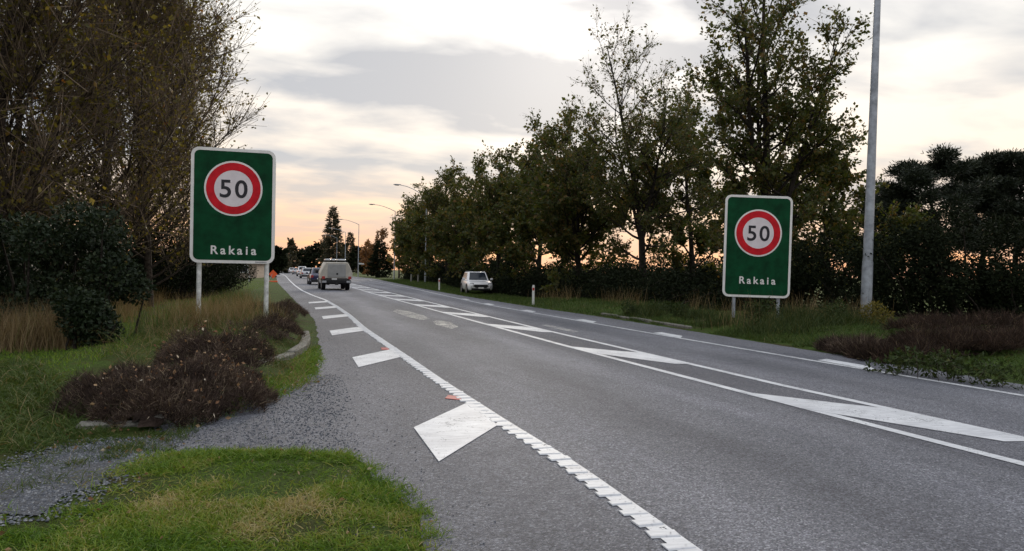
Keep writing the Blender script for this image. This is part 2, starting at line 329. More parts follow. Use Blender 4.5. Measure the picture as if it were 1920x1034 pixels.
def seg_tubes(P0, P1, R0, R1, k=5):
    """arrays of tapered segments -> verts, quads"""
    d = unit(P1-P0); ref = np.where(np.abs(d[:, 2:3]) < 0.9, np.array([[0, 0, 1.0]]), np.array([[1.0, 0, 0]]))
    a = unit(np.cross(d, ref)); b = np.cross(d, a); n = len(P0)
    an = np.arange(k)*2*math.pi/k; ca, sa = np.cos(an)[None, :, None], np.sin(an)[None, :, None]
    off = a[:, None, :]*ca + b[:, None, :]*sa
    V = np.stack([P0[:, None, :]+off*R0[:, None, None], P1[:, None, :]+off*R1[:, None, None]], 1).reshape(-1, 3)
    base = (np.arange(n)*2*k)[:, None]; j = np.arange(k)[None, :]; j2 = (np.arange(k)+1) % k
    F = np.stack([base+j, base+j2[None, :], base+k+j2[None, :], base+k+j], -1).reshape(-1, 4)
    return V, F
def leaf_quads(C, D, S, rng, wid=0.62, nrm=None):
    """pointed leaves: centre base C, direction D, length S"""
    n = len(C); D = unit(D); r = unit(rng.normal(size=(n, 3)) if nrm is None else nrm)
    side = unit(np.cross(D, r)); up = np.cross(side, D)
    L = S[:, None]; w = L*wid*0.5
    V = np.stack([C, C+D*L*0.45+side*w+up*L*0.08, C+D*L, C+D*L*0.45-side*w+up*L*0.08], 1).reshape(-1, 3)
    F = np.arange(n*4).reshape(n, 4)
    return V, F
def strips(C, D, L, Wd, rng, droop=0.35, segs=2):
    """grass blades / sprigs: tapered bent strips"""
    n = len(C); D = unit(D); hz = rng.normal(size=(n, 3)); hz[:, 2] = 0; hz = unit(hz); side = unit(np.cross(D, hz))
    pts = [C]; d = D.copy(); p = C.copy()
    for s in range(segs):
        p = p + d*(L/segs)[:, None]; pts.append(p); d = unit(d + hz*droop - np.array([0, 0, droop*0.5]))
    V = []; k = segs
    for i in range(segs+1):
        w = (Wd*(1-i/segs*0.85)*0.5)[:, None]
        if i < segs: V += [pts[i]-side*w, pts[i]+side*w]
        else: V += [pts[i]]
    V = np.stack(V, 1); m = V.shape[1]; base = (np.arange(n)*m)[:, None]
    Q = [base+np.array([[2*i, 2*i+1, 2*i+3, 2*i+2]]) for i in range(segs-1)]
    T = base+np.array([[2*(segs-1), 2*(segs-1)+1, 2*segs]])
    F = ([np.concatenate(Q)] if Q else []) + [T]
    return V.reshape(-1, 3), F
def strip_obj(name, C, D, L, Wd, rng, material, tint, parent=None, droop=0.35, segs=2):
    V, F = strips(C, D, L, Wd, rng, droop, segs)
    tt = np.concatenate([tint]*segs)
    return raw(name, V, F, material, parent, tint=tt)

# ------------------------------------------------------------------ the lie of the land
# road edges as (y, x) stations
EDGE_L = [(-60, 0.8), (3.0, 0.66), (3.81, 0.67), (4.45, 0.71), (5.33, 0.55), (5.9, 0.44), (6.04, 0.2), (6.27, -0.87), (7.34, -1.16), (7.56, -1.06), (8.96, -0.30), (10.68, 0.27), (14.3, 0.45), (21.8, 0.53), (31.5, 0.10), (45, -0.45), (77, -1.74), (140, -3.4), (220, -5.7), (420, -13), (900, -40)]
EDGE_R = [(-60, 9.75), (8, 9.75), (12.8, 9.75), (17, 9.8), (24, 9.75), (29, 9.45), (42, 9.3), (60, 9.6), (80, 10.4), (104, 11.2), (125, 11.4), (160, 10.2), (220, 7.5), (420, 1.0), (900, -26)]
def interp(tab, y): return np.interp(y, [t[0] for t in tab], [t[1] for t in tab])
def sst(a, b, x): t = np.clip((x-a)/(b-a), 0, 1); return t*t*(3-2*t)
def ground_z(x, y):
    x = np.asarray(x, float); y = np.asarray(y, float)
    l = interp(EDGE_L, y); r = interp(EDGE_R, y)
    zl = 0.24*sst(0.1, 1.3, l-x)*sst(7.5, 10.5, y)*(1-0.7*sst(2.6, 4.2, l-x))*(1-0.6*sst(28, 40, y))
    zl = zl + 0.06*sst(3, 10, l-x)
    zr = 0.24*sst(0.35, 2.2, x-r)*(1-0.75*sst(26, 38, y)) + 0.06*sst(1.0, 6.0, x-r)
    zr = zr - 0.34*sst(0.5, 2.0, x-r)*sst(34, 46, y)*(1-sst(62, 80, y))
    nz = vnoise(x, y, 0.9, 3)*0.035 + vnoise(x, y, 3.1, 4)*0.012
    off = np.maximum(l-x, x-r)
    z = zl+zr+nz*sst(0.0, 1.2, off) + 0.012*sst(0.0, 0.3, off)
    return np.where(off > 0, z, -0.02*sst(0.05, 0.6, -off)) - 0.002*(off <= 0)
def gz(x, y): return float(ground_z(np.array([x]), np.array([y]))[0])
def build_ground():
    xs = np.concatenate([[-2500, -1200, -600, -300, -150, -90, -60, -45], np.arange(-34, -4, 0.3), np.arange(-4, 1.3, 0.1), np.arange(1.3, 44.01, 0.3), [52, 65, 90, 150, 300, 600, 1200, 2500]])
    ys = np.concatenate([[-80, -40, -20, -8, -2], np.arange(1.5, 11, 0.1), np.arange(11, 40, 0.3), np.arange(40, 130, 1.5), [140, 160, 190, 230, 300, 400, 600, 900, 1400, 2500, 4000]])
    X, Y = np.meshgrid(xs, ys); Z = ground_z(X.ravel(), Y.ravel()); Z = np.where(Y.ravel() > 900, Z-0.05, Z)
    V = np.stack([X.ravel(), Y.ravel(), Z], 1); nx = len(xs)
    i, j = np.meshgrid(np.arange(len(ys)-1), np.arange(nx-1), indexing='ij'); b = (i*nx+j).ravel()
    F = np.stack([b, b+1, b+nx+1, b+nx], 1)
    return tag(raw('ground', V, F, M_GROUND, smooth=True), kind='structure')
build_ground()
def build_road():
    ys = np.unique(np.concatenate([[t[0] for t in EDGE_L], [t[0] for t in EDGE_R], np.arange(3, 60, 0.12), np.arange(60, 140, 2.0)]))
    l = interp(EDGE_L, ys); r = interp(EDGE_R, ys)
    jl = (vnoise(ys*7, ys*0, 1.0, 5)*0.05 + vnoise(ys*23, ys*0, 1.0, 6)*0.025)*(ys < 60); jr = (vnoise(ys*5, ys*0, 1.0, 7)*0.06)*(ys < 60)
    V = []; F = []
    for k, y in enumerate(ys):
        V += [(l[k]+jl[k], y, 0.004), (2.0 + min(0, l[k]), y, 0.004), (7.0, y, 0.004) if y < 200 else ((l[k]+r[k])/2+1, y, 0.004), (r[k]+jr[k], y, 0.004)]
    for k in range(len(ys)-1):
        for j in range(3): F.append((k*4+j, k*4+j+1, (k+1)*4+j+1, (k+1)*4+j))
    o = tag(raw('road', V, np.array(F), M_ROAD), kind='structure'); return o
ROAD = build_road()
o = raw('side_road', [(10.9, 104, 0.007), (60, 112, 0.03), (60, 121, 0.03), (11.2, 126, 0.007)], np.array([[0, 1, 2, 3]]), M_ROAD); tag(o, kind='structure')

# ---- painted markings, each its own piece of the road
LINE_L = [(-8, 2.0), (3.5, 2.0), (5.3, 2.01), (6.8, 1.93), (9.6, 1.83), (12.4, 1.77), (18.3, 1.62), (24, 1.62), (29.5, 1.52), (35.4, 1.32), (41.6, 0.86), (50, 0.40), (64, -0.05), (84, -0.55), (139, -1.75), (220, -4.4), (420, -11)]
LINE_ML = [(-8, 5.55), (4.5, 5.53), (8, 5.36), (13.8, 5.14), (23.5, 4.93), (31.5, 4.76), (46, 4.42), (60, 4.26), (90, 3.7), (140, 2.9), (220, 0.8), (420, -5)]
LINE_MR = [(-8, 6.55), (5.3, 6.43), (8.5, 6.22), (17.8, 6.0), (30, 5.86), (48, 5.68), (65, 5.45), (90, 5.0)]
LINE_R = [(-8, 8.85), (7, 8.81), (10.9, 8.60), (16, 8.38), (20, 8.27), (31, 7.98), (42.5, 8.3), (56, 8.75), (76, 9.05), (100, 9.3)]
def ribbon(name, tab, y0, y1, w, z, m, step=0.5, parent=None):
    ys = np.unique(np.concatenate([np.arange(y0, y1, step), [y1]])); x = interp(tab, ys)
    V = np.stack([np.stack([x-w/2, ys, np.full_like(ys, z)], 1), np.stack([x+w/2, ys, np.full_like(ys, z)], 1)], 1).reshape(-1, 3)
    k = np.arange(len(ys)-1)*2; F = np.stack([k, k+1, k+3, k+2], 1)
    return raw(name, V, F, m, parent or ROAD)
def slab(name, pts, z, m, parent=None, th=0.004):
    n = len(pts); V = [(p[0], p[1], z) for p in pts]+[(p[0], p[1], z-th) for p in pts]
    side = [[i+n, (i+1) % n+n, (i+1) % n, i] for i in range(n)]
    return raw(name, V, [np.array([list(range(n))]), np.array(side)], m, parent or ROAD)
el = ribbon('edge_line', LINE_L, 2.0, 420, 0.13, 0.0095, M_PAINT)
def build_ribs():
    rb = MB(); w, l = 0.078, 0.058
    rings = [[(-w, -l, 0), (w, -l, 0), (w, l, 0), (-w, l, 0)], [(-w*0.97, -l*0.7, 0.008), (w*0.97, -l*0.7, 0.008), (w*0.97, l*0.7, 0.008), (-w*0.97, l*0.7, 0.008)]]
    rb.loft(rings); first = rb.build('raised_rib', M_PAINT, el); rng = random.Random(4)
    y = 2.6; k = 0
    while y < 34 and k < 200:
        o = first if k == 0 else first.copy()
        if k: COL.objects.link(o); o.parent = el
        o.location = (float(interp(LINE_L, y))-0.022+rng.uniform(-0.008, 0.008), y, 0.0085); o.rotation_euler = (0, 0, rng.uniform(-0.14, 0.05)); o.scale = (rng.uniform(0.88, 1.12), rng.uniform(0.7, 1.15), rng.uniform(0.6, 1.1)); y += 0.19; k += 1
build_ribs()
ribbon('median_line', LINE_ML, 2.0, 420, 0.13, 0.0095, M_PAINT)
ribbon('median_line', LINE_MR, 2.0, 90, 0.13, 0.0095, M_PAINT)
ribbon('edge_line', LINE_R, 2.0, 100, 0.12, 0.0095, M_WORN)
for y in (5.55, 11.15, 16.56, 21.95, 27.1, 31.7):
    xr = float(interp(LINE_L, y+1.9)); sh = 0.95
    slab('shoulder_bar', [(xr-0.85, y), (xr-0.07, y+sh+0.25), (xr-0.03, y+sh+1.55), (xr-0.85, y+1.25)], 0.0125, M_PAINT)
for y in (-1.4, 4.2, 9.6, 15.3, 20.2, 25.6, 31.0, 36.4):
    xr = float(interp(LINE_R, y)); slab('shoulder_bar', [(xr+0.05, y), (xr+0.35, y+0.45), (xr+0.35, y+1.5), (xr+0.05, y+1.35)], 0.0125, M_PAINT)
def hatch(y, m=None):
    a = float(interp(LINE_ML, y)); b = float(interp(LINE_MR, y-1.8))
    slab('hatch_bar', [(a-0.03, y), (a-0.02, y-1.15), (b-0.25, y-2.95), (b+0.03, y-3.0), (b+0.03, y-1.45), (b-0.35, y-1.0)], 0.0125, m or M_PAINT)
for k, y in enumerate((2.4, 8.13, 13.8, 20.0, 25.8, 31.6, 37.4, 43.2, 49, 54.8, 60.6, 66.4, 72)): hatch(y)
slab('faded_mark', [(3.75, 18.3), (4.05, 18.9), (4.2, 20.6), (4.0, 21.4), (3.75, 21.0), (3.6, 19.6)], 0.0065, M_FADED, th=0.002)
slab('faded_mark', [(3.5, 21.6), (3.85, 22.0), (3.95, 23.8), (3.8, 26.2), (3.55, 27.4), (3.25, 26.0), (3.3, 23.4)], 0.0065, M_FADED, th=0.002)
slab('faded_mark', [(6.5, 17.0), (6.75, 17.3), (6.7, 19.6), (6.45, 19.3)], 0.0065, M_FADED, th=0.002)
p = gp(850, 748); slab('red_marker_paint', [(p[0]-0.10, p[1]-0.02), (p[0]+0.06, p[1]-0.16), (p[0]+0.10, p[1]+0.06), (p[0]-0.02, p[1]+0.20)], 0.0115, M_RED)
p = gp(722, 655); slab('red_marker_paint', [(p[0]-0.08, p[1]-0.2), (p[0]+0.06, p[1]-0.2), (p[0]+0.06, p[1]+0.2), (p[0]-0.06, p[1]+0.2)], 0.0115, M_RED)

# ---- gravel path in the near verge, kerbs, planting beds
PATH = [tuple(gp(*q)[:2]) for q in [(-60, 980), (-60, 905), (60, 862), (130, 838), (205, 832), (300, 822), (335, 838), (300, 862), (235, 880), (190, 925), (110, 958), (60, 990)]]
def build_patch(name, poly, z, m):
    V = [(p[0], p[1], gz(p[0], p[1])+z) for p in poly]; c = np.mean(np.array(V), 0); V.append((c[0], c[1], gz(c[0], c[1])+z+0.002)); n = len(poly)
    return tag(raw(name, V, np.array([[i, (i+1) % n, n] for i in range(n)]), m), kind='structure')
_pc = np.mean(np.array(PATH), 0); build_patch('gravel_path', [tuple(_pc+(np.array(q)-_pc)*f_) for q, f_ in zip(PATH, (0.9, 0.9, 0.7, 0.85, 0.8, 0.95, 1.0, 0.9, 0.6, 0.85, 0.7, 0.9))], 0.010, M_GRAVEL)
def build_kerb(pts, label_name='kerb', h=0.12, w=0.16):
    root = empty(label_name, (0, 0, 0)); tag(root, kind='structure')
    for i in range(len(pts)-1):
        a, b = np.array(pts[i]), np.array(pts[i+1]); d = b-a; L = np.linalg.norm(d)
        m = MB().box((0.008, -w/2, -0.15), (L-0.008, w/2, h), bev=0.018); s = m.build('kerb_stone', M_KERB, root, True)
        s.location = (a[0], a[1], random.Random(i).uniform(-0.015, 0.012)); s.rotation_euler = (random.Random(i+9).uniform(-.03, .03), 0, math.atan2(d[1], d[0]))
    return root
KL = [tuple(gp(*q)[:2]) for q in [(143, 806), (215, 803), (300, 795), (372, 762)]]
build_kerb(KL, h=0.055)
KL2 = [tuple(gp(*q)[:2]) for q in [(470, 702), (505, 690), (545, 676), (566, 662), (574, 645), (572, 632)]]
build_kerb(KL2, h=0.14)
build_kerb([(10.15, y) for y in (23.8, 22.6, 21.4, 20.2)]+[(10.15, 19.0), (10.12, 17.8)], h=0.09)

# ------------------------------------------------------------------ road signs
M_SIGNW = mat('sign_white_sheet', (0.80, 0.79, 0.76), 0.45, 0.05, 5, spec=0.5)
M_SIGNIN = mat('sign_pale_face', (0.76, 0.70, 0.72), 0.4, 0.05, 5, spec=0.5)
M_SIGNG = mat('sign_green_sheet', (0.002, 0.056, 0.020), 0.55, 0.22, 3, spec=0.12)
M_SIGNR = mat('sign_red_sheet', (0.62, 0.014, 0.025), 0.5, 0.12, 5, spec=0.15)
M_SIGNK = mat('sign_black_sheet', (0.012, 0.012, 0.02), 0.4, 0.1, 5, spec=0.4)
M_ALU = mat('sign_back_metal', (0.42, 0.43, 0.44), 0.5, 0.15, 6, metal=0.6)
M_POSTW = mat('post_painted_white', (0.74, 0.75, 0.72), 0.6, 0.22, 7, 0.15, 30)
M_GALV = mat('galvanised_steel', (0.36, 0.39, 0.43), 0.5, 0.18, 5, 0.1, 30, metal=0.35)
def rrect(w, h, r, k=6):
    P = []
    for cx, cz, a0 in ((w/2-r, h/2-r, 0), (-w/2+r, h/2-r, 90), (-w/2+r, -h/2+r, 180), (w/2-r, -h/2+r, 270)):
        for i in range(k+1):
            a = R(a0+90*i/k); P.append((cx+r*math.cos(a), cz+r*math.sin(a)))
    return P
def disc(r, k=48): return [(r*math.cos(2*math.pi*i/k), r*math.sin(2*math.pi*i/k)) for i in range(k)]
def ring_xz(ro, ri, y0, y1, k=48):
    m = MB(); a = [disc(ro, k), disc(ri, k)]
    R_ = [[(x, y1, z) for x, z in a[0]], [(x, y0, z) for x, z in a[0]], [(x, y0, z) for x, z in a[1]], [(x, y1, z) for x, z in a[1]]]
    return m.loft(R_+[R_[0]], caps=False)
def glyph(ch, size, bold, depth, material, parent, name, x, z, y, sx=1.0):
    cu = bpy.data.curves.new(name, 'FONT'); cu.body = ch; cu.size = size; cu.extrude = depth; cu.offset = bold; cu.align_x = 'CENTER'; cu.resolution_u = 6
    t = bpy.data.objects.new('tmp', cu); COL.objects.link(t)
    dg = bpy.context.evaluated_depsgraph_get(); me = bpy.data.meshes.new_from_object(t.evaluated_get(dg)); bpy.data.objects.remove(t)
    me.materials.clear(); me.materials.append(material); me.polygons.foreach_set('use_smooth', np.zeros(len(me.polygons), bool))
    o = bpy.data.objects.new(name, me); COL.objects.link(o); o.parent = parent
    o.rotation_euler = (R(90), 0, 0); o.location = (x, y, z); o.scale = (sx, 1, 1)
    return o
def make_sign(label, X0, X1, Y, Z0, Z1, rz, ry, roundel_dz, roundel_r, name_dz, posts, zfoot, postw, rear_off):
    w, h = X1-X0, Z1-Z0; xc = (X0+X1)/2
    root = empty('speed_limit_sign', (xc, Y, zfoot), rz); root.rotation_euler = (0, ry, rz); tag(root, label, 'road sign', 'green town threshold speed signs')
    zc = (Z0+Z1)/2-zfoot
    m = MB(); m.prism_xz([(x, z+zc) for x, z in rrect(w, h, 0.17)], -0.012, 0.012); m.build('border', M_SIGNW, root)
    m = MB(); m.prism_xz([(x, z+zc) for x, z in rrect(w-0.13, h-0.13, 0.115)], -0.016, -0.008); m.build('green_panel', M_SIGNG, root)
    rd = empty('roundel', (0, 0, zc+roundel_dz)); rd.parent = root
    MB().prism_xz(disc(roundel_r), -0.022, -0.014).build('white_rim', M_SIGNW, rd)
    ring_xz(roundel_r*0.935, roundel_r*0.66, -0.028, -0.020).build('red_ring', M_SIGNR, rd)
    MB().prism_xz(disc(roundel_r*0.67), -0.025, -0.018).build('white_face', M_SIGNIN, rd)
    sz = roundel_r*0.90
    for ch, x in (('5', -0.275), ('0', 0.27)): glyph(ch, sz, 0.008, 0.002, M_SIGNK, rd, 'digit', x*roundel_r*0.98, -sz*0.355, -0.0285, 1.02)
    ls = 0.285*w/1.9; adv = {c: v*w/1.9 for c, v in {'R': 0.215, 'a': 0.19, 'k': 0.185, 'i': 0.125}.items()}; txt = 'Rakaia'; tot = sum(adv[c] for c in txt); x = -tot/2 + 0.02
    for c in txt:
        x += adv[c]/2; glyph(c, ls, 0.005, 0.002, M_SIGNW, root, 'letter', x, zc+name_dz, -0.0185); x += adv[c]/2
    px_white = rz == 0.0
    for px in posts:
        m = MB(); m.tube([(px, 0.075, -0.5), (px, 0.075, zc+h/2-0.06)], postw/2, 12); ps = m.build('post', M_POSTW if px_white else M_GALV, root, True)
        for dz in (-h*0.36, h*0.36):
            MB().box((px-0.09, 0.0125, zc+dz-0.025), (px+0.09, 0.02, zc+dz+0.025)).build('bracket', M_ALU, ps)
    for dz in (-h*0.36, 0.0, h*0.36): MB().box((-w/2+0.06, 0.021, zc+dz-0.03), (w/2-0.06, 0.03, zc+dz+0.03)).build('back_rail', M_ALU, root)
    m = MB(); m.prism_xz([(x+rear_off[0], z+zc+rear_off[1]) for x, z in rrect(w-0.1, h-0.16, 0.15)], 0.140, 0.158); m.build('rear_panel', M_ALU, root)
    return root, zc, h, w
Y = 17.2; a = at(357, 385, Y); b = at(516, 385, Y); t_ = at(436, 279, Y); u_ = at(436, 494, Y)
zf = gz((a[0]+b[0])/2, Y)
rt, zc, hh, ww = make_sign('large green 50 and Rakaia sign on two white posts above the heather mound', a[0], b[0], Y, u_[2], t_[2], 0.0, 0.0, 0.375, 0.345*(b[0]-a[0]), -1.045, (-0.68, 0.70), zf, 0.10, (0.05, 0.0))
MB().box((ww/2-0.40, -0.017, zc-hh/2+0.02), (ww/2-0.16, -0.0125, zc-hh/2+0.045)).build('maker_label', M_ALU, rt)
Y = 18.4; a = at(1354, 460, Y); b = at(1481, 463, Y); t_ = at(1420, 367, Y); u_ = at(1415, 558, Y)
zf = gz((a[0]+b[0])/2, Y)
rz = R(-16)
wv = (b[0]-a[0])*0.865; xm = (a[0]+b[0])/2
make_sign('smaller-looking green 50 and Rakaia sign across the road among weeds', xm-wv/2, xm+wv/2, Y, u_[2], t_[2], rz, R(0.9), 0.38, 0.35*wv, -1.06, (-0.60, 0.66), zf, 0.10, (0.03, 0.06))

# ------------------------------------------------------------------ street lamps and marker posts
M_LAMPH = mat('lamp_head_grey', (0.40, 0.41, 0.42), 0.5, 0.1, 4)
M_GLASS = mat('dark_glass', (0.012, 0.018, 0.028), 0.08, 0.1, 3, spec=0.3)
def street_lamp(label, x, y, h, arm=2.8, rise=1.3, r0=0.11, r1=0.055, lean=0.0, head=True):
    root = empty('street_lamp', (x, y, gz(x, y)-0.02)); root.rotation_euler = (0, lean, 0); tag(root, label, 'street lamp', 'street lamps along the highway')
    MB().tube([(0, 0, -0.3), (0, 0, h*0.14), (0, 0, h*0.1405), (0, 0, h)], [r0*1.12, r0*1.10, r0, r1], 14).build('pole', M_GALV, root, True)
    pts = [(0, 0, h-0.05)] + [(-arm*t, 0, h-0.05+rise*(1-(1-t)**1.7)) for t in (0.25, 0.5, 0.75, 1.0)]
    MB().tube(pts, [r1, r1*0.85, r1*0.75, r1*0.65, r1*0.6], 8).build('arm', M_GALV, root, True)
    m = MB(); zt = h-0.05+rise
    prof = [(-arm+0.12, 0.05, 0.05), (-arm-0.05, 0.13, 0.08), (-arm-0.45, 0.16, 0.09), (-arm-0.72, 0.09, 0.05)]
    m.loft([[(px, math.cos(j*math.pi/4)*wd, zt+0.02+math.sin(j*math.pi/4)*hg*(0.6 if j > 4 else 1)) for j in range(8)] for px, wd, hg in prof])
    hd = m.build('lamp_head', M_LAMPH, root, True)
    MB().loft([[(-arm-0.1, -0.10, zt-0.04), (-arm-0.62, -0.08, zt-0.035), (-arm-0.62, 0.08, zt-0.035), (-arm-0.1, 0.10, zt-0.04)], [(-arm-0.15, -0.07, zt-0.08), (-arm-0.55, -0.05, zt-0.07), (-arm-0.55, 0.05, zt-0.07), (-arm-0.15, 0.07, zt-0.08)]]).build('lens', M_GLASS, hd)
    MB().box((-0.055, -r0-0.015, 0.5), (0.055, -r0+0.02, 0.95)).build('access_door', M_GALV, root)
    return root
pb = gp(1623, 600, 0.25)
street_lamp('tall grey lamp post standing close by at the hedge, running out of the top', pb[0], pb[1], 11.5, 3.0, 1.2, 0.135, 0.075, R(1.2))
LAMPS = [(800, 372, 83, 'lamp whose arm rises out of the tree row above the white car'), (741, 397, 107, 'lamp with pale arm at the end of the tree row'), (673, 421, 141, 'lamp post standing clear by the side road with small blade sign'),
         (648, 436, 171, 'lamp post just beyond the conifer, first past the side road'), (632, 447, 210, 'lamp post above the camper roof, second past the side road'), (619, 455, 244, 'lamp post above the camper roof, third past the side road'), (609, 462, 280, 'most distant lamp post before the dark tree line')]
for px, py, d, lab in LAMPS:
    p = at(px, py, d); l = street_lamp(lab, p[0], p[1], p[2], 3.0, 1.3 if d < 90 else 0.85, 0.085, 0.05)
    if d == 141: MB().box((0.10, -0.02, 2.35), (1.15, 0.02, 2.62)).build('name_blade', M_POSTW, l)
M_REFL = mat('reflector_red', (0.5, 0.03, 0.02), 0.3, 0.05, 4)
def marker(label, x, y, h=0.88):
    root = empty('marker_post', (x, y, gz(x, y))); tag(root, label, 'marker post', 'white edge marker posts')
    m = MB(); m.loft([[(-0.055, -0.012, -0.2), (0.055, -0.012, -0.2), (0.03, 0.03, -0.2), (-0.03, 0.03, -0.2)], [(-0.055, -0.012, h-0.06), (0.055, -0.012, h-0.06), (0.03, 0.03, h-0.06), (-0.03, 0.03, h-0.06)], [(-0.03, -0.01, h), (0.045, -0.01, h), (0.02, 0.02, h), (-0.02, 0.02, h)]])
    m.build('post', M_SIGNW, root)
    MB().box((-0.04, -0.018, h-0.24), (0.04, -0.0125, h-0.12)).build('reflector', M_REFL, root)
marker('white marker post on the grass left of the parked white car', 9.9, 53.0)
marker('white marker post at the verge between white car and second sign', 9.95, 31.0)
p = gp(467, 532); marker('white marker post in the grass under the near sign', p[0], p[1])
for px, py, lab in ((771, 521, 'short pale post at the hedge foot, nearer the white car'), (784, 519, 'short pale post at the hedge foot, next to the tree trunk')):
    p = gp(px, py+5); e = empty('wooden_post', (13.0, 13.0/p[0]*p[1], 0)); tag(e, lab, 'post', 'pale stub posts under the trees')
    MB().tube([(0, 0, -0.2), (0, 0, 0.9), (0, 0, 0.96)], [0.1, 0.095, 0.06], 8).build('shaft', M_KERB, e, True)

# ------------------------------------------------------------------ vehicles
M_TYRE = mat('tyre_rubber', (0.012, 0.012, 0.012), 0.85, 0.1, 10)
M_RIM = mat('alloy_rim', (0.40, 0.40, 0.42), 0.35, 0.1, 6, metal=0.7)
M_BLK = mat('black_plastic', (0.012, 0.012, 0.013), 0.6, 0.1, 10)
M_WHITE = mat('white_car_paint', (0.78, 0.77, 0.78), 0.3, 0.03, 3, coat=0.7)
M_NAVY = mat('navy_car_paint', (0.012, 0.014, 0.06), 0.25, 0.05, 3, coat=1.0)
M_SILVER = mat('silver_car_paint', (0.45, 0.46, 0.48), 0.3, 0.05, 3, metal=0.4, coat=0.6)
M_BEIGE = mat('beige_canopy', (0.50, 0.46, 0.39), 0.55, 0.08, 2.5)
M_BEIGED = mat('canopy_hatch_grey', (0.33, 0.325, 0.31), 0.5, 0.08, 2.5)
M_UTE = mat('ute_dark_paint', (0.03, 0.028, 0.03), 0.35, 0.1, 3, coat=0.6)
M_TAIL = mat('tail_light_red', (0.35, 0.025, 0.02), 0.2, 0.05, 5, spec=0.6)
M_LENS = mat('headlight_lens', (0.10, 0.11, 0.13), 0.1, 0.2, 20, spec=0.7)
def wheel(root, x, y, r, w, spokes=True):
    s = 1 if x > 0 else -1
    e = empty('wheel', (x, y, r)); e.parent = root
    MB().lathe_x([(-w/2, r*0.6), (-w/2, r*0.93), (-w*0.36, r), (w*0.36, r), (w/2, r*0.93), (w/2, r*0.6)], 24).build('tyre', M_TYRE, e, True)
    m = MB(); m.lathe_x([(s*(w/2-0.05), r*0.6), (s*(w/2-0.045), r*0.62), (s*(w/2+0.004), r*0.63), (s*(w/2+0.004), r*0.56), (s*(w/2-0.04), r*0.54)], 24)
    for k in range(5):
        a = 2*math.pi*k/5; c, sn = math.cos(a), math.sin(a); pts = []
        for rr, hw in ((0.06*r, 0.05), (0.58*r, 0.035)):
            pts += [(rr*c-hw*sn, rr*sn+hw*c), (rr*c+hw*sn, rr*sn-hw*c)]
        q = [pts[0], pts[1], pts[3], pts[2]]
        m.loft([[(s*(w/2-0.03), yy, zz) for yy, zz in q], [(s*(w/2+0.002), yy, zz) for yy, zz in q]])
    m.build('rim', M_RIM, e)
def sect(y, hw, z0, z1, tuck=0.06, sh=0.72):
    """closed body cross-section, rounded, from sill z0 to deck z1"""
    zm = z0+(z1-z0)*0.45
    P = [(-hw+tuck*1.3, z0), (hw-tuck*1.3, z0), (hw-0.02, z0+0.10), (hw, zm), (hw-0.015, z0+(z1-z0)*sh), (hw-tuck, z1-0.05), (hw-tuck*2.2, z1), (-hw+tuck*2.2, z1), (-hw+tuck, z1-0.05), (-hw+0.015, z0+(z1-z0)*sh), (-hw, zm), (-hw+0.02, z0+0.10)]
    return [(x, y, z) for x, z in P]
def bevel(o, w):
    b = o.modifiers.new('rounding', 'BEVEL'); b.width = w; b.segments = 3; b.limit_method = 'ANGLE'; b.angle_limit = R(22); b.use_clamp_overlap = True
    for p in o.data.polygons: p.use_smooth = True
    if 'sharp_edge' in o.data.attributes: o.data.attributes.remove(o.data.attributes['sharp_edge'])
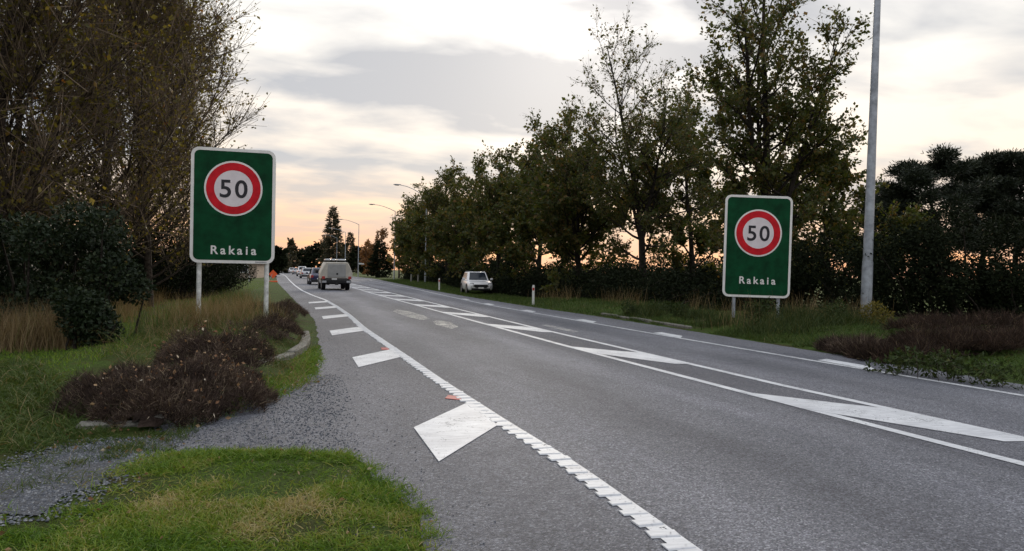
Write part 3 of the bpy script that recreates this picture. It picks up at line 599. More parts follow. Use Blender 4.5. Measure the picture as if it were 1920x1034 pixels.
def make_car(name, label, cat, group, paint, L=4.5, Wd=1.82, Hh=1.5, suv=False):
    """front towards -y, base at ground"""
    root = empty(name); tag(root, label, cat, group); h = Wd/2; f = -L/2; b = L/2
    deck = 0.60*Hh+0.02; hood = 0.56*Hh; sill = 0.22 if not suv else 0.28; wr = 0.31 if not suv else 0.36
    m = MB(); m.loft([sect(f, h*0.72, sill+0.18, hood*0.78), sect(f+0.10, h*0.88, sill+0.04, hood*0.92), sect(f+0.45, h*0.97, sill, hood), sect(f+L*0.26, h, sill, hood+0.07), sect(f+L*0.36, h, sill, deck), sect(0.1*L, h, sill, deck+0.02), sect(b-0.35, h*0.97, sill, deck+0.05), sect(b-0.06, h*0.90, sill+0.06, deck), sect(b, h*0.80, sill+0.15, deck-0.12)])
    bevel(m.build('body', paint, root, True), 0.07)
    # greenhouse: rings at belt, shoulder, roof
    yb0, yb1, yr0, yr1 = f+L*0.27, b-0.10, f+L*0.43, b-(0.75 if not suv else 0.55)
    wb, wt = h*0.90, h*0.70; z0, z1 = deck-0.04, Hh-0.03
    belt = [(-wb*0.9, yb0, z0), (wb*0.9, yb0, z0), (wb, yb0+0.35, z0), (wb, yb1-0.25, z0), (wb*0.88, yb1, z0), (-wb*0.88, yb1, z0), (-wb, yb1-0.25, z0), (-wb, yb0+0.35, z0)]
    roof = [(-wt*0.92, yr0, z1), (wt*0.92, yr0, z1), (wt, yr0+0.2, z1), (wt, yr1-0.15, z1), (wt*0.9, yr1, z1), (-wt*0.9, yr1, z1), (-wt, yr1-0.15, z1), (-wt, yr0+0.2, z1)]
    top = [(x*0.86, (y-(yr0+yr1)/2)*0.9+(yr0+yr1)/2, z1+0.035) for x, y, z in roof]
    bevel(MB().loft([belt, roof, top]).build('cabin', paint, root, True), 0.03)
    def pane(nm, i, j, s0, s1, t0, t1, n, mm=M_GLASS):
        A, B, C, D = [np.array(p) for p in (belt[i], belt[j], roof[j], roof[i])]
        def q(s, t): return (A*(1-s)+B*s)*(1-t)+(D*(1-s)+C*s)*t
        MB().quad(q(s0, t0), q(s1, t0), q(s1, t1), q(s0, t1), 0.008, n).build(nm, mm, root)
    pane('windscreen', 0, 1, 0.05, 0.95, 0.10, 0.95, (0, -0.75, 0.66))
    pane('rear_window', 4, 5, 0.06, 0.94, 0.22, 0.92, (0, 0.9, 0.4))
    for i, j, n in ((2, 3, (0.95, 0, 0.25)), (6, 7, (-0.95, 0, 0.25))):
        pane('side_window', i, j, 0.03, 0.46, 0.16, 0.9, n); pane('side_window', i, j, 0.50, 0.95, 0.16, 0.9, n)
    for x in (h-0.10, -h+0.10):
        for y in (f+L*0.19, b-L*0.20):
            s = 1 if x > 0 else -1
            MB().lathe_x([(s*(h-0.14-h*0+0)-x*0, wr*1.17), (s*(h+0.006), wr*1.17), (s*(h+0.006), wr*0.9), (s*(h-0.14), wr*0.9)], 24, (0, y, wr)).build('wheel_arch', M_BLK, root)
            wheel(root, x, y, wr, 0.21)
    fw = h*0.74
    MB().loft([[(-fw*0.80, f-0.014, hood*0.66), (-fw*0.55, f-0.014, hood*0.52), (fw*0.55, f-0.014, hood*0.52), (fw*0.80, f-0.014, hood*0.66), (fw*0.66, f-0.014, hood*0.775), (-fw*0.66, f-0.014, hood*0.775)], [(-fw*0.80, f+0.09, hood*0.66), (-fw*0.55, f+0.09, hood*0.52), (fw*0.55, f+0.09, hood*0.52), (fw*0.80, f+0.09, hood*0.66), (fw*0.66, f+0.09, hood*0.775), (-fw*0.66, f+0.09, hood*0.775)]]).build('grille', M_BLK, root)
    MB().box((-h*0.72, f-0.02, sill+0.02), (h*0.72, f+0.08, sill+0.17), bev=0.02).build('lower_intake', M_BLK, root)
    MB().box((-0.20, f-0.032, sill+0.14), (0.20, f-0.021, sill+0.24)).build('number_plate', M_SIGNW, root)
    for s in (-1, 1):
        MB().loft([[(s*h*0.55, f-0.008, hood*0.78), (s*h*0.80, f+0.09, hood*0.80), (s*h*0.82, f+0.10, hood*0.90), (s*h*0.56, f+0.02, hood*0.88)], [(s*h*0.55, f+0.10, hood*0.78), (s*h*0.80, f+0.2, hood*0.80), (s*h*0.82, f+0.2, hood*0.90), (s*h*0.56, f+0.12, hood*0.88)]]).build('headlight', M_LENS, root)
        MB().box((s*h*0.66-0.09, f+0.01, sill+0.22), (s*h*0.66+0.09, f+0.12, sill+0.36), bev=0.02).build('fog_light_pod', M_BLK, root)
        MB().box((s*h*0.76-0.12, b-0.10, deck-0.30), (s*h*0.76+0.10, b+0.004, deck-0.08), bev=0.02).build('tail_light', M_TAIL, root)
        m = MB(); m.box((s*(h+0.09)-0.10, yb0+0.38, deck+0.02), (s*(h+0.09)+0.10, yb0+0.48, deck+0.17), bev=0.025); m.build('wing_mirror', paint, root, True)
    MB().box((-h*0.86, b-0.08, sill+0.02), (h*0.86, b+0.03, sill+0.25), bev=0.03).build('rear_bumper', M_BLK, root)
    MB().box((-0.24, b+0.031, sill+0.27), (0.24, b+0.04, sill+0.38)).build('rear_plate', M_SIGNW, root)
    if suv:
        for s in (-1, 1): MB().tube([(s*wt*0.9, yr0+0.25, z1+0.03), (s*wt*0.9, yr0+0.35, z1+0.075), (s*wt*0.9, yr1-0.35, z1+0.075), (s*wt*0.9, yr1-0.2, z1+0.03)], 0.018, 6).build('roof_rail', M_BLK, root)
    return root
c = make_car('suv', 'white SUV with dark grille parked on the grass verge under the trees', 'SUV', None, M_WHITE, 4.6, 1.90, 1.64, True)
p = at(893, 540, 54.5); c.location = (p[0], 54.5, gz(p[0], 52.5)+0.02); c.rotation_euler = (0, 0, R(-5))
c = make_car('hatchback', 'dark blue hatchback driving ahead of the beige camper', 'car', None, M_NAVY, 4.2, 1.75, 1.5)
c.location = (1.95, 70.0, 0.006); c.rotation_euler = (0, 0, R(180+2.5))
FARC = [(547, 207, M_WHITE, 'distant white car far up the road, nearest the road edge line', 0, 0.0), (556, 175, M_SILVER, 'distant silver car in the queue beyond the blue hatchback, farther one', 0, 0.3), (566, 140, M_WHITE, 'distant white van-like car in the queue, middle one', 1, 0), (575, 112, M_SILVER, 'silver car directly beyond the blue hatchback', 0, 0)]
for px, d, pm, lab, sv, dx in FARC:
    q = at(px, 505, d); c = make_car('car', lab, 'car', 'distant cars up the highway', pm, 4.5, 1.8, 1.75 if sv else 1.5, bool(sv)); c.location = (q[0], d, 0.006); c.rotation_euler = (0, 0, R(182))
def make_camper():
    root = empty('camper_ute', (2.62, 51.2, 0.006), R(2)); tag(root, 'beige canopy camper ute with roof rack driving away in the lane', 'ute')
    # rear faces -y here; length 5.2 runs to +y
    m = MB(); m.loft([sect(0.10, 0.88, 0.52, 0.86, 0.03), sect(1.6, 0.93, 0.45, 0.92, 0.03), sect(3.3, 0.93, 0.42, 1.02, 0.03), sect(4.4, 0.92, 0.42, 1.08, 0.05), sect(5.0, 0.85, 0.45, 1.0, 0.06), sect(5.2, 0.72, 0.5, 0.85, 0.06)]); m.build('body', M_UTE, root, True)
    def cs(y, wb, ws, wt, z0, zs, z1): return [(-wb, y, z0), (wb, y, z0), (ws, y, zs), (ws*0.985, y, zs+0.08), (wt+0.05, y, z1-0.10), (wt-0.03, y, z1), (-wt+0.03, y, z1), (-wt-0.05, y, z1-0.10), (-ws*0.985, y, zs+0.08), (-ws, y, zs)]
    m = MB(); m.loft([cs(0.0, 0.98, 1.03, 0.70, 0.80, 1.12, 1.84), cs(0.06, 1.0, 1.05, 0.74, 0.79, 1.12, 1.88), cs(2.2, 1.0, 1.04, 0.76, 0.79, 1.14, 1.90), cs(2.3, 0.97, 1.0, 0.72, 0.80, 1.14, 1.86)]); m.build('canopy', M_BEIGE, root, True)
    m = MB(); m.loft([[(-0.60, -0.010, 0.86), (0.60, -0.010, 0.86), (0.585, -0.010, 1.76), (-0.585, -0.010, 1.76)], [(-0.57, -0.028, 0.90), (0.57, -0.028, 0.90), (0.555, -0.028, 1.72), (-0.555, -0.028, 1.72)]]); ht = m.build('rear_hatch', M_BEIGED, root)
    MB().lathe_x([(-0.01, 0.07), (0.03, 0.055)], 16).build('lock_handle', M_BLK, ht).rotation_euler = (0, 0, R(-90)); ht.children[0].location = (0.03, -0.028, 1.10)
    m = MB(); m.loft([cs(2.34, 0.90, 0.92, 0.66, 0.90, 1.1, 1.80), cs(3.6, 0.90, 0.92, 0.64, 0.90, 1.1, 1.78), cs(4.25, 0.88, 0.88, 0.78, 0.9, 1.02, 1.12)]); m.build('cab', M_UTE, root, True)
    MB().box((-0.95, -0.10, 0.47), (0.95, 0.12, 0.70), bev=0.03).build('rear_bumper', M_BLK, root, True)
    MB().box((-0.70, -0.02, 0.66), (0.70, 0.13, 0.82)).build('tailgate', M_UTE, root)
    MB().box((-0.32, -0.031, 0.71), (0.02, -0.022, 0.80)).build('number_plate', M_SIGNW, root)
    MB().box((-0.10, -0.16, 0.36), (0.10, 0.10, 0.50), bev=0.02).build('tow_bar', M_BLK, root)
    for s in (-1, 1):
        MB().box((s*0.86-0.10, -0.03, 0.74), (s*0.86+0.10, 0.10, 0.94), bev=0.02).build('tail_light', M_TAIL, root)
        MB().box((s*0.80-0.15, -0.112, 0.50), (s*0.80+0.13, -0.09, 0.64), bev=0.01).build('mud_flap_plate', M_ALU, root)
        m = MB(); m.box((s*1.07-0.11, 3.5, 1.12), (s*1.07+0.11, 3.6, 1.34), bev=0.03); m.build('wing_mirror', M_BLK, root, True)
        for y in (0.95, 4.15): wheel(root, s*0.80, y, 0.40, 0.27)
    for y in (0.35, 1.1, 1.9): MB().tube([(-0.72, y, 1.86), (-0.72, y, 1.96), (0.72, y, 1.96), (0.72, y, 1.86)], 0.02, 6).build('rack_bar', M_BLK, root)
    for x0, x1 in ((-0.72, -0.38), (-0.34, -0.03), (0.10, 0.62)): MB().box((x0, 0.25, 1.975), (x1, 2.0, 2.10), bev=0.04).build('rack_bag', M_SILVER, root, True)
    MB().box((-0.62, 0.4, 0.40), (0.62, 4.6, 0.50)).build('underbody', M_BLK, root)
make_camper()

# ------------------------------------------------------------------ distant house and roadworks sign
M_HWALL = mat('house_wall_cream', (0.42, 0.33, 0.26), 0.85, 0.15, 3); M_HROOF = mat('house_roof_rust', (0.20, 0.075, 0.035), 0.8, 0.25, 3)
def house():
    p = at(482, 520, 100.0); root = empty('house', (p[0]-2.6, 100, 0.0), R(-6)); tag(root, 'low cream house with rusty roof glimpsed beneath the near sign', 'house')
    MB().box((-3.2, 0, 0), (2.6, 7, 2.1)).build('wall', M_HWALL, root)
    MB().loft([[(-3.7, -0.5, 2.05), (3.1, -0.5, 2.05), (3.1, 7.5, 2.05), (-3.7, 7.5, 2.05)], [(-2.6, 3.3, 3.6), (2.0, 3.3, 3.6), (2.0, 3.7, 3.6), (-2.6, 3.7, 3.6)]]).build('roof', M_HROOF, root)
    for x in (-2.3, 0.9):
        wn = MB().box((x-0.65, -0.03, 0.75), (x+0.65, 0.02, 1.75)).build('window', M_POSTW, root); MB().box((x-0.55, -0.045, 0.84), (x+0.55, -0.031, 1.66)).build('pane', M_GLASS, wn)
    d = MB().box((-0.9, -0.04, 0), (-0.05, 0.02, 1.95)).build('door', M_BLK, root); MB().tube([(-0.16, -0.045, 0.95), (-0.16, -0.09, 0.95)], 0.03, 6).build('handle', M_ALU, d)
    MB().box((0.4, 3.2, 3.2), (0.9, 3.8, 4.2)).build('chimney', M_HWALL, root)
house()
M_ORANGE = mat('orange_sign', (0.85, 0.12, 0.03), 0.5, 0.05, 4)
p = at(512, 517, 78.0); e = empty('roadworks_sign', (p[0], 78.0, 0.0)); tag(e, 'small orange roadworks sign standing on the far shoulder beside the near sign', 'road sign')
MB().loft([[(0, -0.01, 0.35), (0.42, -0.01, 0.80), (0, -0.01, 1.25), (-0.42, -0.01, 0.80)], [(0, 0.01, 0.35), (0.42, 0.01, 0.80), (0, 0.01, 1.25), (-0.42, 0.01, 0.80)]]).build('panel', M_ORANGE, e)
for s in (-1, 1): MB().tube([(s*0.05, 0.03, 0.9), (s*0.4, 0.25*s, 0.0)], 0.02, 6).build('leg', M_GALV, e)
MB().box((-0.45, -0.1, 0.0), (0.45, 0.15, 0.14), bev=0.03).build('weight_bag', M_ORANGE, e)

# ------------------------------------------------------------------ trees
def poly_grow(rng, p, d, L, n, bend, up):
    pts = [p]; d = d/np.linalg.norm(d)
    for i in range(n):
        d = d + rng.normal(size=3)*bend + np.array([0, 0, up]); d = d/np.linalg.norm(d); p = p + d*(L/n); pts.append(p)
    return np.array(pts)
def along(pts, s):
    n = len(pts)-1; f = np.clip(s*n, 0, n-1e-6); i = int(f); return pts[i]+(pts[i+1]-pts[i])*(f-i), unit(pts[i+1]-pts[i])
class Wood:
    def __init__(s): s.a = []; s.b = []; s.r0 = []; s.r1 = []
    def poly(s, pts, r0, r1):
        n = len(pts)-1; rr = np.linspace(r0, r1, n+1)
        for i in range(n): s.a.append(pts[i]); s.b.append(pts[i+1]); s.r0.append(rr[i]); s.r1.append(rr[i+1])
    def build(s, name, material, parent, k, tint=None):
        if not s.a: return None
        V, F = seg_tubes(np.array(s.a), np.array(s.b), np.array(s.r0), np.array(s.r1), k)
        o = raw(name, V, F, material, parent, smooth=True, tint=None if tint is None else np.repeat(tint(len(s.a)), k))
        if name in ('branches', 'stems'): o['kind'] = 'stuff'
        return o
def broad_tree(name, label, group, loc, H, Rc, seed, leafmat_, n_leaf, leaf=0.10, clear=0.16, nprim=24, el=(22, 62), r0=0.17, top_thin=0.75, wood=M_BARK, sec=2.3, twigm=None, up=0.05, gap=0.0, peak=0.32, cat='tree', lean=(0, 0), tw_len=(0.35, 0.85), tw_r=0.006, mix=1.0, sides=None, topw=0.14, leaders=0):
    rng = np.random.default_rng(seed); root = empty(name, loc); root.rotation_euler = (0, 0, 0); tag(root, label, cat, group)
    tr = poly_grow(rng, np.zeros(3)-np.array([0, 0, 0.25]), np.array([lean[0], lean[1], 1.0]), H+0.25, 12, 0.05, 0.06)
    tr[:, 2] *= H/tr[-1, 2]
    T = Wood(); T.poly(tr, r0, 0.012); LB = Wood(); TA, TB = [], []; az = rng.uniform(0, 6.28); jobs = []
    for q_ in range(leaders):
        p, _ = along(tr, rng.uniform(0.14, 0.34)); aa = az+6.283*q_/leaders+rng.normal()*0.3; ee = R(rng.uniform(64, 74))
        ld = poly_grow(rng, p, np.array([math.cos(aa)*math.cos(ee), math.sin(aa)*math.cos(ee), math.sin(ee)]), H*rng.uniform(0.5, 0.66), 8, 0.06, 0.05); T.poly(ld, r0*0.55, 0.012)
        jobs += [(ld, 0.12+0.85*(i+rng.random()*0.8)/(nprim*0.6), 0.62) for i in range(int(nprim*0.6))]
    T.build('trunk', wood, root, 9)
    jobs += [(tr, clear + (0.97-clear)*((i+rng.uniform(0, 0.8))/nprim), 1.0) for i in range(nprim)]
    for i, (stem, t, fac) in enumerate(jobs):
        p, _ = along(stem, t); az += 2.4+rng.normal()*0.25
        if sides is not None and i % 3: az = sides+rng.normal()*0.9
        e = R(el[0]+(el[1]-el[0])*t+rng.normal()*7)
        u = max(0.0, (t-clear)/(1-clear)); prof = (u/peak)**0.6 if u < peak else max(topw, 1-((u-peak)/(1-peak))**1.15*(1-topw))
        L = Rc*fac*(0.5+0.5*prof if u < peak else prof)*rng.uniform(0.75, 1.15); rr = max(0.018, r0*(1-t*0.85)*0.42)
        lp = poly_grow(rng, p, np.array([math.cos(az)*math.cos(e), math.sin(az)*math.cos(e), math.sin(e)]), L, 6, 0.10, up); LB.poly(lp, rr, 0.008)
        ns = max(3, int(L*sec))
        for j in range(ns):
            s = rng.uniform(0.22, 1.0); q, d = along(lp, s); dd = unit(d+rng.normal(size=3)*0.55+np.array([0, 0, 0.12])); L2 = (0.36*L*(1.15-s*0.6)+0.25)*rng.uniform(0.6, 1.2)
            sp = poly_grow(rng, q, dd, L2, 4, 0.14, up); LB.poly(sp, max(0.009, rr*0.35), 0.005)
            nt_ = int(L2*6)+3; ss = rng.uniform(0.15, 1.0, nt_); P = np.stack([along(sp, a)[0] for a in ss]); D = unit(unit(sp[-1]-sp[0])[None, :]+rng.normal(size=(nt_, 3))*0.6+np.array([[0, 0, 0.1+up*2]]))
            TA.append(P); TB.append(P+D*rng.uniform(*tw_len, (nt_, 1)))
    LB.build('branches', wood, root, 5)
    TA, TB = np.concatenate(TA), np.concatenate(TB); n = len(TA)
    V, F = seg_tubes(TA, TB, np.full(n, tw_r), np.full(n, tw_r*0.5), 3)
    raw('twigs', V, F, twigm or M_TWIG, root, tint=np.repeat(rng.random(n), 3))['kind'] = 'stuff'
    # leaves thin out towards the top of the crown
    hz = TB[:, 2]/H; clump = 0.5+0.5*np.sin(TB[:, 0]*1.3+seed)*np.sin(TB[:, 1]*1.1)*np.sin(TB[:, 2]*1.2+1.0)
    wgt = np.clip(1-top_thin*sst(0.34, 0.92, hz), 0.06, 1)*(1-gap*(clump < 0.42)); wgt = wgt/wgt.sum()
    k = rng.choice(n, n_leaf, p=wgt); s = rng.uniform(0.1, 1.05, (n_leaf, 1)); C = TA[k]+(TB[k]-TA[k])*s+rng.normal(size=(n_leaf, 3))*0.06
    D = unit(TB[k]-TA[k])+rng.normal(size=(n_leaf, 3))*0.9+np.array([[0, 0, -0.35]]); S = leaf*np.clip(rng.lognormal(-0.08, 0.38, n_leaf), 0.4, 2.0)
    V, F = leaf_quads(C, D, S, rng, 0.72)
    tint = np.clip(rng.beta(2, 2.4, n_leaf)*mix+0.12*np.sin(k*0.37), 0, 1)
    raw('crown', V, F, leafmat_, root, tint=tint)
    return root
ROWX = 16.3
def px_at(Yv, X=ROWX): return X, Yv
# the row across the road
ROW = [(1440, 22.5, 13.2, 3.3, 29, 'tallest roadside tree, thin at the top, rising behind the second sign'),
       (1208, 33.0, 12.4, 4.0, 31, 'open-branched roadside tree with dark forked trunk between white car and second sign'),
       (1090, 40.5, 9.3, 3.6, 47, 'roadside tree to the left of the open-branched one'),
       (1010, 49.0, 10.6, 3.8, 53, 'roadside tree with dark straight trunk right of the white car'),
       (935, 58.5, 10.6, 3.8, 61, 'roadside tree directly behind the white car'),
       (880, 69.0, 10.8, 3.9, 67, 'roadside tree just left of the white car'),
       (838, 80.0, 10.6, 3.9, 71, 'second roadside tree left of the white car'),
       (806, 92.0, 10.2, 3.9, 79, 'roadside tree by the raised lamp arm'),
       (778, 104.0, 9.6, 3.8, 83, 'last green tree at the far end of the roadside row')]
for k, (px, y, h, r, sd, lab) in enumerate(ROW):
    q = at(px, 500, y); near = k < 2
    broad_tree('roadside_tree', lab, 'row of trees across the road', (q[0], y, gz(q[0], y)), h, r*1.15, sd, M_L_ALDER, (33000, 28000, 26000, 28000, 27000, 26000, 22000, 17000, 15000)[k], leaf=0.108 if near else 0.14+0.012*k, clear=(0.07, 0.15, 0.11, 0.09, 0.05, 0.04, 0.04, 0.04, 0.04)[k],
               nprim=26, top_thin=0.8 if near else 0.6, gap=0.3 if near else 0.25, wood=M_BARKD, sec=2.4, twigm=None, r0=0.2, el=(10, 60), peak=0.34, tw_r=0.006 if near else 0.008, topw=0.42, leaders=3 if near else 2)
# a second tall stem fills between the two nearest, set further back
q = at(1300, 480, 36.0); broad_tree('roadside_tree', 'slimmer thin-topped tree set back between the two nearest roadside trees', 'row of trees across the road', (q[0], 36.0, 0.2), 11.4, 3.6, 91, M_L_ALDER, 26000, 0.145, 0.08, 28, el=(10, 62), top_thin=0.8, gap=0.5, wood=M_BARKD)
q = at(1555, 480, 25.0); broad_tree('roadside_tree', 'low leafy tree between the second sign and the tall lamp post', 'row of trees across the road', (q[0], 25.0, 0.2), 5.6, 3.0, 97, M_L_ALDER, 24000, 0.13, 0.06, 26, el=(8, 60), top_thin=0.3, gap=0.2, wood=M_BARKD)
# golden and rusty autumn trees at the far end
for px, y, h, r, sd, m_, lab in ((765, 118, 10.6, 2.2, 101, M_L_GOLD, 'pale gold upright autumn tree at the end of the row'), (748, 122, 9.0, 2.0, 103, M_L_GOLD, 'lower gold autumn tree beside the second lamp arm'), (706, 135, 8.2, 3.2, 107, M_L_RUST, 'rusty brown autumn tree by the side road'), (690, 150, 6.4, 2.6, 109, M_L_RUST, 'smaller rusty tree behind the lone lamp post')):
    q = at(px, 500, y); broad_tree('autumn_tree', lab, 'autumn trees by the side road', (q[0], y, 0.0), h, r, sd, m_, 3800, 0.26, 0.08, 16, el=(45, 75) if m_ is M_L_GOLD else (20, 60), top_thin=0.5, sec=2.0, tw_r=0.014)
# the twiggy half-bare trees on the near side
LEFT = [(-8.6, 15.8, 10.5, 3.8, 201, 'half-bare twiggy tree at the picture edge behind the dark shrub'), (-6.4, 19.0, 12.0, 4.2, 203, 'half-bare twiggy tree behind the dark shrub, nearer the sign'), (-10.8, 22.0, 13.0, 4.4, 207, 'tall half-bare tree set back in the middle of the near clump'),
        (-4.9, 22.5, 12.8, 4.2, 211, 'half-bare tree whose twigs spread out behind the near sign'), (-8.4, 26.0, 13.5, 4.4, 213, 'half-bare tree deepest in the clump on the near side'), (-4.6, 27.0, 13.6, 4.2, 217, 'half-bare tree whose top twigs lean out above the near sign'),
        (-12.0, 17.5, 12.0, 4.4, 219, 'half-bare tree set farthest back at the picture edge'), (-5.8, 31.5, 12.0, 3.8, 223, 'last half-bare tree of the clump, hidden low behind the near sign')]
for x, y, h, r, sd, lab in LEFT:
    broad_tree('twiggy_tree', lab, 'half-bare trees on the near side', (x, y, gz(x, y)), h, r, sd, M_L_OLIVE, 15000, 0.085, 0.05, 46, el=(30, 62), r0=0.13, top_thin=0.0, sec=4.4, up=0.10, gap=0.1, peak=0.30, tw_len=(0.5, 1.3), tw_r=0.0085, wood=M_BARK, topw=0.55, sides=R(-25) if x > -7 else None)
def conifer(name, label, loc, H, Rb, seed, m_, n_tier=26, per=9, n_leaf=9000, leaf=0.4, clear=0.06):
    rng = np.random.default_rng(seed); root = empty(name, loc); tag(root, label, 'tree')
    T = Wood(); T.poly(np.array([[0, 0, -0.2], [0.05, 0, H*0.5], [0, 0, H]]), H*0.02, 0.02); T.build('trunk', M_BARKD, root, 7)
    B = Wood(); A_, B_ = [], []
    for i in range(n_tier):
        t = clear+(0.985-clear)*i/n_tier; 
        for k in range(per):
            a = rng.uniform(0, 6.28); L = Rb*(1-t)**0.8*rng.uniform(0.6, 1.15)+0.15; p = np.array([0, 0, t*H]); d = np.array([math.cos(a), math.sin(a), rng.uniform(-0.15, 0.25)])
            e = p+d*L; B.poly(np.array([p, e]), 0.05*(1-t)+0.012, 0.01); A_.append(p); B_.append(e)
    B.build('branches', M_BARKD, root, 4); A_, B_ = np.array(A_), np.array(B_)
    w = np.linalg.norm(B_-A_, axis=1); k = rng.choice(len(A_), n_leaf, p=w/w.sum()); s = np.sqrt(rng.uniform(0.05, 1.05, (n_leaf, 1)))
    C = A_[k]+(B_[k]-A_[k])*s+rng.normal(size=(n_leaf, 3))*0.16*(H/17); D = unit(B_[k]-A_[k])+rng.normal(size=(n_leaf, 3))*0.6+np.array([[0, 0, -0.25]])
    V, F = leaf_quads(C, D, leaf*rng.uniform(0.6, 1.3, n_leaf), rng, 0.4); raw('crown', V, F, m_, root, tint=rng.random(n_leaf)); return root
q = at(623, 500, 230); conifer('conifer_tree', 'tall conical conifer standing above the camper', (q[0], 230, 0), (503-390)/1400*230*1.0+1.45+0.6, 4.3, 301, M_L_FIR, 26, 12, 11000, 0.62)
q = at(656, 500, 250); conifer('conifer_tree', 'short pointed conifer right of the tall one', (q[0], 250, 0), 14.0, 3.2, 303, M_L_FIR, 20, 10, 5000, 0.6)
q = at(712, 500, 128); conifer('conifer_tree', 'dark green narrow evergreen by the side road', (q[0], 128, 0), 6.6, 2.4, 305, M_L_HEDGE, 18, 10, 5000, 0.4)
def far_tree(label, px, y, top, r, seed, m_=M_L_FIR):
    q = at(px, 500, y); h = at(px, top, y)[2]
    broad_tree('distant_tree', label, 'distant tree line', (q[0], y, 0.0), h, r, seed, m_, 2600, 0.62, 0.05, 14, el=(10, 60), top_thin=0.2, sec=1.4, tw_r=0.02, gap=0.1)
FT = [(506, 120, 478, 2.4, 'dark far tree showing at the near sign edge', M_L_HEDGE), (528, 210, 478, 3.0, 'far tree just left of the gap in the tree line', M_L_FIR), (543, 240, 456, 4.0, 'far round tree standing highest over the end of the road', M_L_FIR), (558, 260, 476, 4.5, 'low far tree right of the round one', M_L_HEDGE), (574, 270, 470, 5.0, 'far tree in the line left of the tall conifer', M_L_FIR), (590, 265, 462, 5.0, 'far dark tree touching the tall conifer', M_L_HEDGE), (606, 280, 450, 5.0, 'far tree behind the tall conifer, left flank', M_L_FIR), (642, 285, 462, 5.0, 'far tree behind the tall conifer, right flank', M_L_HEDGE), (668, 230, 472, 4.6, 'dark far tree behind the lone lamp post', M_L_HEDGE), (688, 190, 482, 4.0, 'dark far tree at the side road mouth', M_L_HEDGE), (515, 330, 488, 6, 'low far tree behind the roadworks sign', M_L_HEDGE), (535, 350, 486, 7, 'lowest far tree at the very end of the road', M_L_HEDGE)]
for k, (px, y, top, r, lab, m_) in enumerate(FT): far_tree(lab, px, y, top, r, 400+k, m_)
def pine(label, px, y, top, Rc, seed):
    rng = np.random.default_rng(seed); q = at(px, 500, y); H = at(px, top, y)[2]; root = empty('pine_tree', (q[0], y, 0.2)); tag(root, label, 'tree', 'pines beyond the hedge')
    tr = poly_grow(rng, np.zeros(3), np.array([0, 0, 1.0]), H*0.93, 8, 0.05, 0.05); T = Wood(); T.poly(tr, 0.24, 0.05); T.build('trunk', M_BARKD, root, 8)
    B = Wood(); cs = []
    for i in range(46):
        t = 0.28+0.72*(i+rng.random())/46; a = rng.uniform(0, 6.28); p, _ = along(tr, t); L = Rc*rng.uniform(0.55, 1.05)*(1.0 if t < 0.75 else 1-(t-0.75)*2.2)
        lp = poly_grow(rng, p, np.array([math.cos(a), math.sin(a), 0.22]), L, 4, 0.10, 0.08); B.poly(lp, 0.06, 0.02)
        for s in rng.uniform(0.45, 1.0, 4): cs.append(along(lp, s)[0]+rng.normal(size=3)*0.15)
        cs.append(lp[-1])
    B.build('branches', M_BARKD, root, 5)
    cs = np.array(cs); n = 34000; k = rng.integers(0, len(cs), n); off = unit(rng.normal(size=(n, 3)))*(rng.random((n, 1))**0.8)*np.array([[0.95, 0.95, 0.42]])*rng.uniform(0.6, 1.2, (n, 1)); C = cs[k]+off
    V, F = leaf_quads(C, unit(off)+rng.normal(size=(n, 3))*0.35+np.array([[0, 0, 0.4]]), rng.uniform(0.2, 0.38, n), rng, 0.26); raw('crown', V, F, M_L_PINE, root, tint=rng.random(n))
pine('dark pine with rounded top standing beyond the hedge by the lamp post', 1755, 44, 292, 3.6, 501)
pine('dark pine beside the rounded one, broken by gaps of sky', 1835, 47, 286, 3.3, 503)
pine('dark pine cut by the picture edge', 1905, 45, 282, 3.4, 507)
pine('lower dark pine spreading behind the tall lamp post', 1665, 48, 365, 3.4, 509)

# ------------------------------------------------------------------ shrubs and hedges
def shrub_mesh(rng, lobes, n, leaf, hollow=0.55):
    """leaves through the outer shell of a heap of lobes: rows of (cx, cy, cz, rx, ry, rz)"""
    lobes = np.array(lobes, float); w = lobes[:, 3]*lobes[:, 5]; k = rng.choice(len(lobes), n, p=w/w.sum()); d = unit(rng.normal(size=(n, 3)))
    rad = hollow+(1-hollow)*rng.random((n, 1))**0.6; bump = 1+0.16*np.sin(d[:, :1]*7+k[:, None])*np.sin(d[:, 1:2]*6+k[:, None]*2)
    C = lobes[k, :3]+d*lobes[k, 3:6]*rad*bump; D = d*0.7+rng.normal(size=(n, 3))*0.7+np.array([[0, 0, 0.15]])
    keep = C[:, 2] > 0.02
    return C[keep], D[keep], leaf*rng.uniform(0.6, 1.4, keep.sum()), d[keep]
def make_shrub(name, label, cat, loc, lobes, n, leaf, material, seed, stems=9, group=None, wid=0.6, stem_m=M_BARKD, stem_r=0.035):
    rng = np.random.default_rng(seed); root = empty(name, loc); tag(root, label, cat, group)
    C, D, S, d = shrub_mesh(rng, lobes, n, leaf)
    V, F = leaf_quads(C, D, S, rng, wid, nrm=d+rng.normal(size=d.shape)*0.5); raw('foliage', V, F, material, root, tint=rng.beta(2, 2.5, len(C)))
    Wd = Wood(); L = np.array(lobes)
    for i in range(max(stems, len(L))):
        l = L[i % len(L)]; b = np.array([l[0]*0.8+rng.normal()*0.1, l[1]*0.8+rng.normal()*0.1, -0.15]); e = l[:3]+rng.normal(size=3)*l[3:6]*0.35
        mid = (b+e)/2+rng.normal(size=3)*0.1; Wd.poly(np.array([b, mid, e]), stem_r, stem_r*0.35)
    Wd.build('stems', stem_m, root, 5); return root
